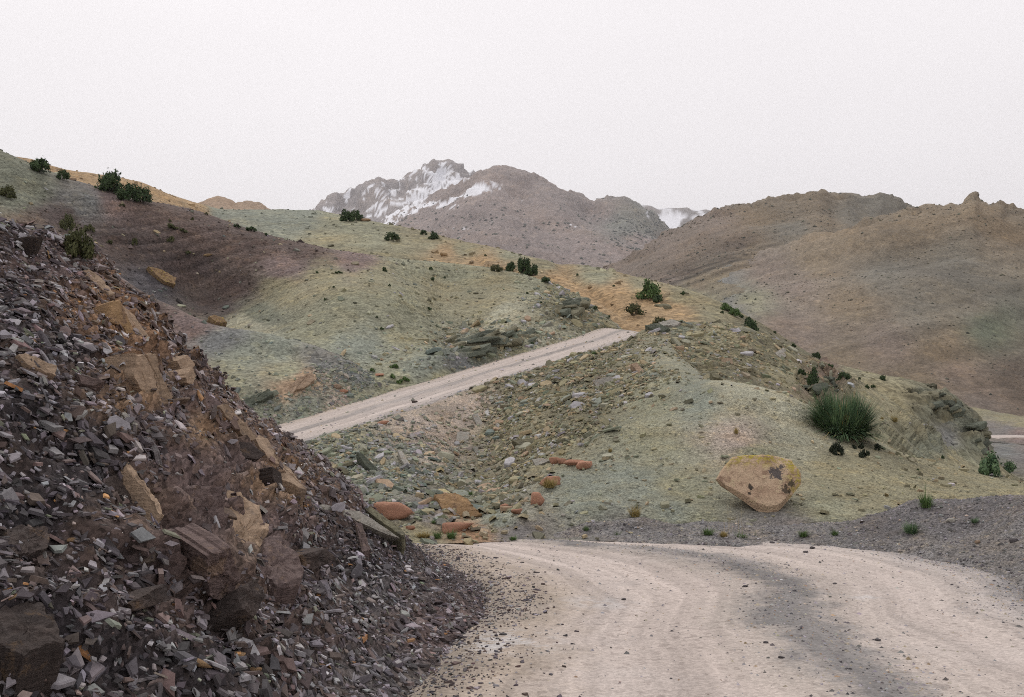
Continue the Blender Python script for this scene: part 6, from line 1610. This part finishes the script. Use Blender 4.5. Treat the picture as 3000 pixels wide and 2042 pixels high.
for x, y, w, h, lay, tone, lab in (
    (2717, 1484, 54, 46, 'gravel_berm', 'green', 'tall green grass tuft on top of the gravel berm'),
    (2669, 1562, 54, 34, 'gravel_berm', 'blue', 'wide green tuft low on the gravel berm'),
    (2853, 1530, 26, 16, 'gravel_berm', 'blue', 'small sparse tuft on the berm past the pale stone'),
    (2449, 1568, 26, 20, None, 'green', 'small tuft at the foot of the berm between road and boulder slope'),
    (2351, 1571, 36, 24, None, 'green', 'dark green tuft right below the big boulder'),
    (2175, 1568, 42, 26, None, 'green', 'olive tuft by the dry stalks under the boulder'),
    (2214, 1568, 24, 18, None, 'green', 'little tuft touching the olive one under the boulder'),
    (2073, 1562, 42, 24, None, 'green', 'green roadside tuft with one dry stalk left of the boulder'),
    (2118, 1566, 28, 16, None, 'dry', 'short yellowish tuft between two green roadside tufts'),
    (1802, 1560, 34, 18, None, 'green', 'spread out tuft on the low dark berm'),
    (1713, 1552, 22, 14, None, 'green', 'thin tuft at the near end of the low dark berm'),
    (1860, 1512, 38, 34, 'hillside', 'dry', 'dry yellow tuft on the crest of the low dark berm'),
    (2156, 1268, 18, 17, 'hillside', 'dry', 'dry yellow tuft on the pinkish patch above the boulder'),
    (1789, 1323, 13, 14, 'hillside', 'dry', 'tiny dry tuft on the green slope past the four red stones'),
    (2619, 1237, 28, 18, None, 'dry', 'dry orange tuft on the brow of the crag'),
    (2585, 1228, 12, 9, None, 'dry', 'tiny dry tuft near the orange one on the crag brow'),
    (1610, 1428, 48, 30, 'hillside', 'dry', 'dry yellow tuft growing against the red rock'),
    (1140, 1514, 42, 36, 'hillside', 'green', 'green tuft in front of the large red sandstone rock'),
    (1083, 1482, 22, 16, 'hillside', 'blue', 'small green tuft behind the large red sandstone rock'),
    (1282, 1577, 34, 28, None, 'green', 'grass tuft by the road at the gully mouth, before the red rock'),
    (1320, 1577, 38, 28, None, 'green', 'grass tuft by the road beside the pinkish red rock'),
    (1240, 1572, 50, 16, None, 'dry', 'straw coloured tuft by the road beyond the upended slab'),
    (1272, 1532, 18, 12, 'hillside', 'green', 'small tuft in the rubble behind the pinkish red rock'),
    (1381, 1452, 18, 20, 'hillside', 'green', 'upright tuft in the gully above the ochre bedded rock'),
    (1386, 1482, 14, 10, 'hillside', 'green', 'tiny tuft just under the upright one in the gully'),
    (1743, 1040, 20, 12, None, 'green', 'green tuft on the lower edge of the upper road'),
    (1500, 1568, 30, 14, None, 'green', 'short tuft on the verge at the end of the rusty sand fan')):
    tuft(x, y, w, h, lay, tone, lab)
def stalks(x, y, w, h, n, lab, seed):
    p, nn, d = hit(x, y, None); k = d / FPX
    r = np.random.default_rng(seed)
    me = blades('stalks', n, 1.0, .006, .08, 'straw', seed, .5, .03, 1.45)
    o = obj('dry_stalks', me, M_leaf, label=lab, cat='grass'); o.location = p; o.scale = (w * k, w * k, h * k)
stalks(2150, 1555, 60, 85, 22, 'tall thin dry grass stalks rising before the left flank of the boulder', 5)
stalks(2075, 1555, 12, 46, 3, 'single dry stalk in the green roadside tuft', 6)
stalks(2880, 1500, 14, 60, 4, 'thin dry stalks standing on top of the berm', 7)
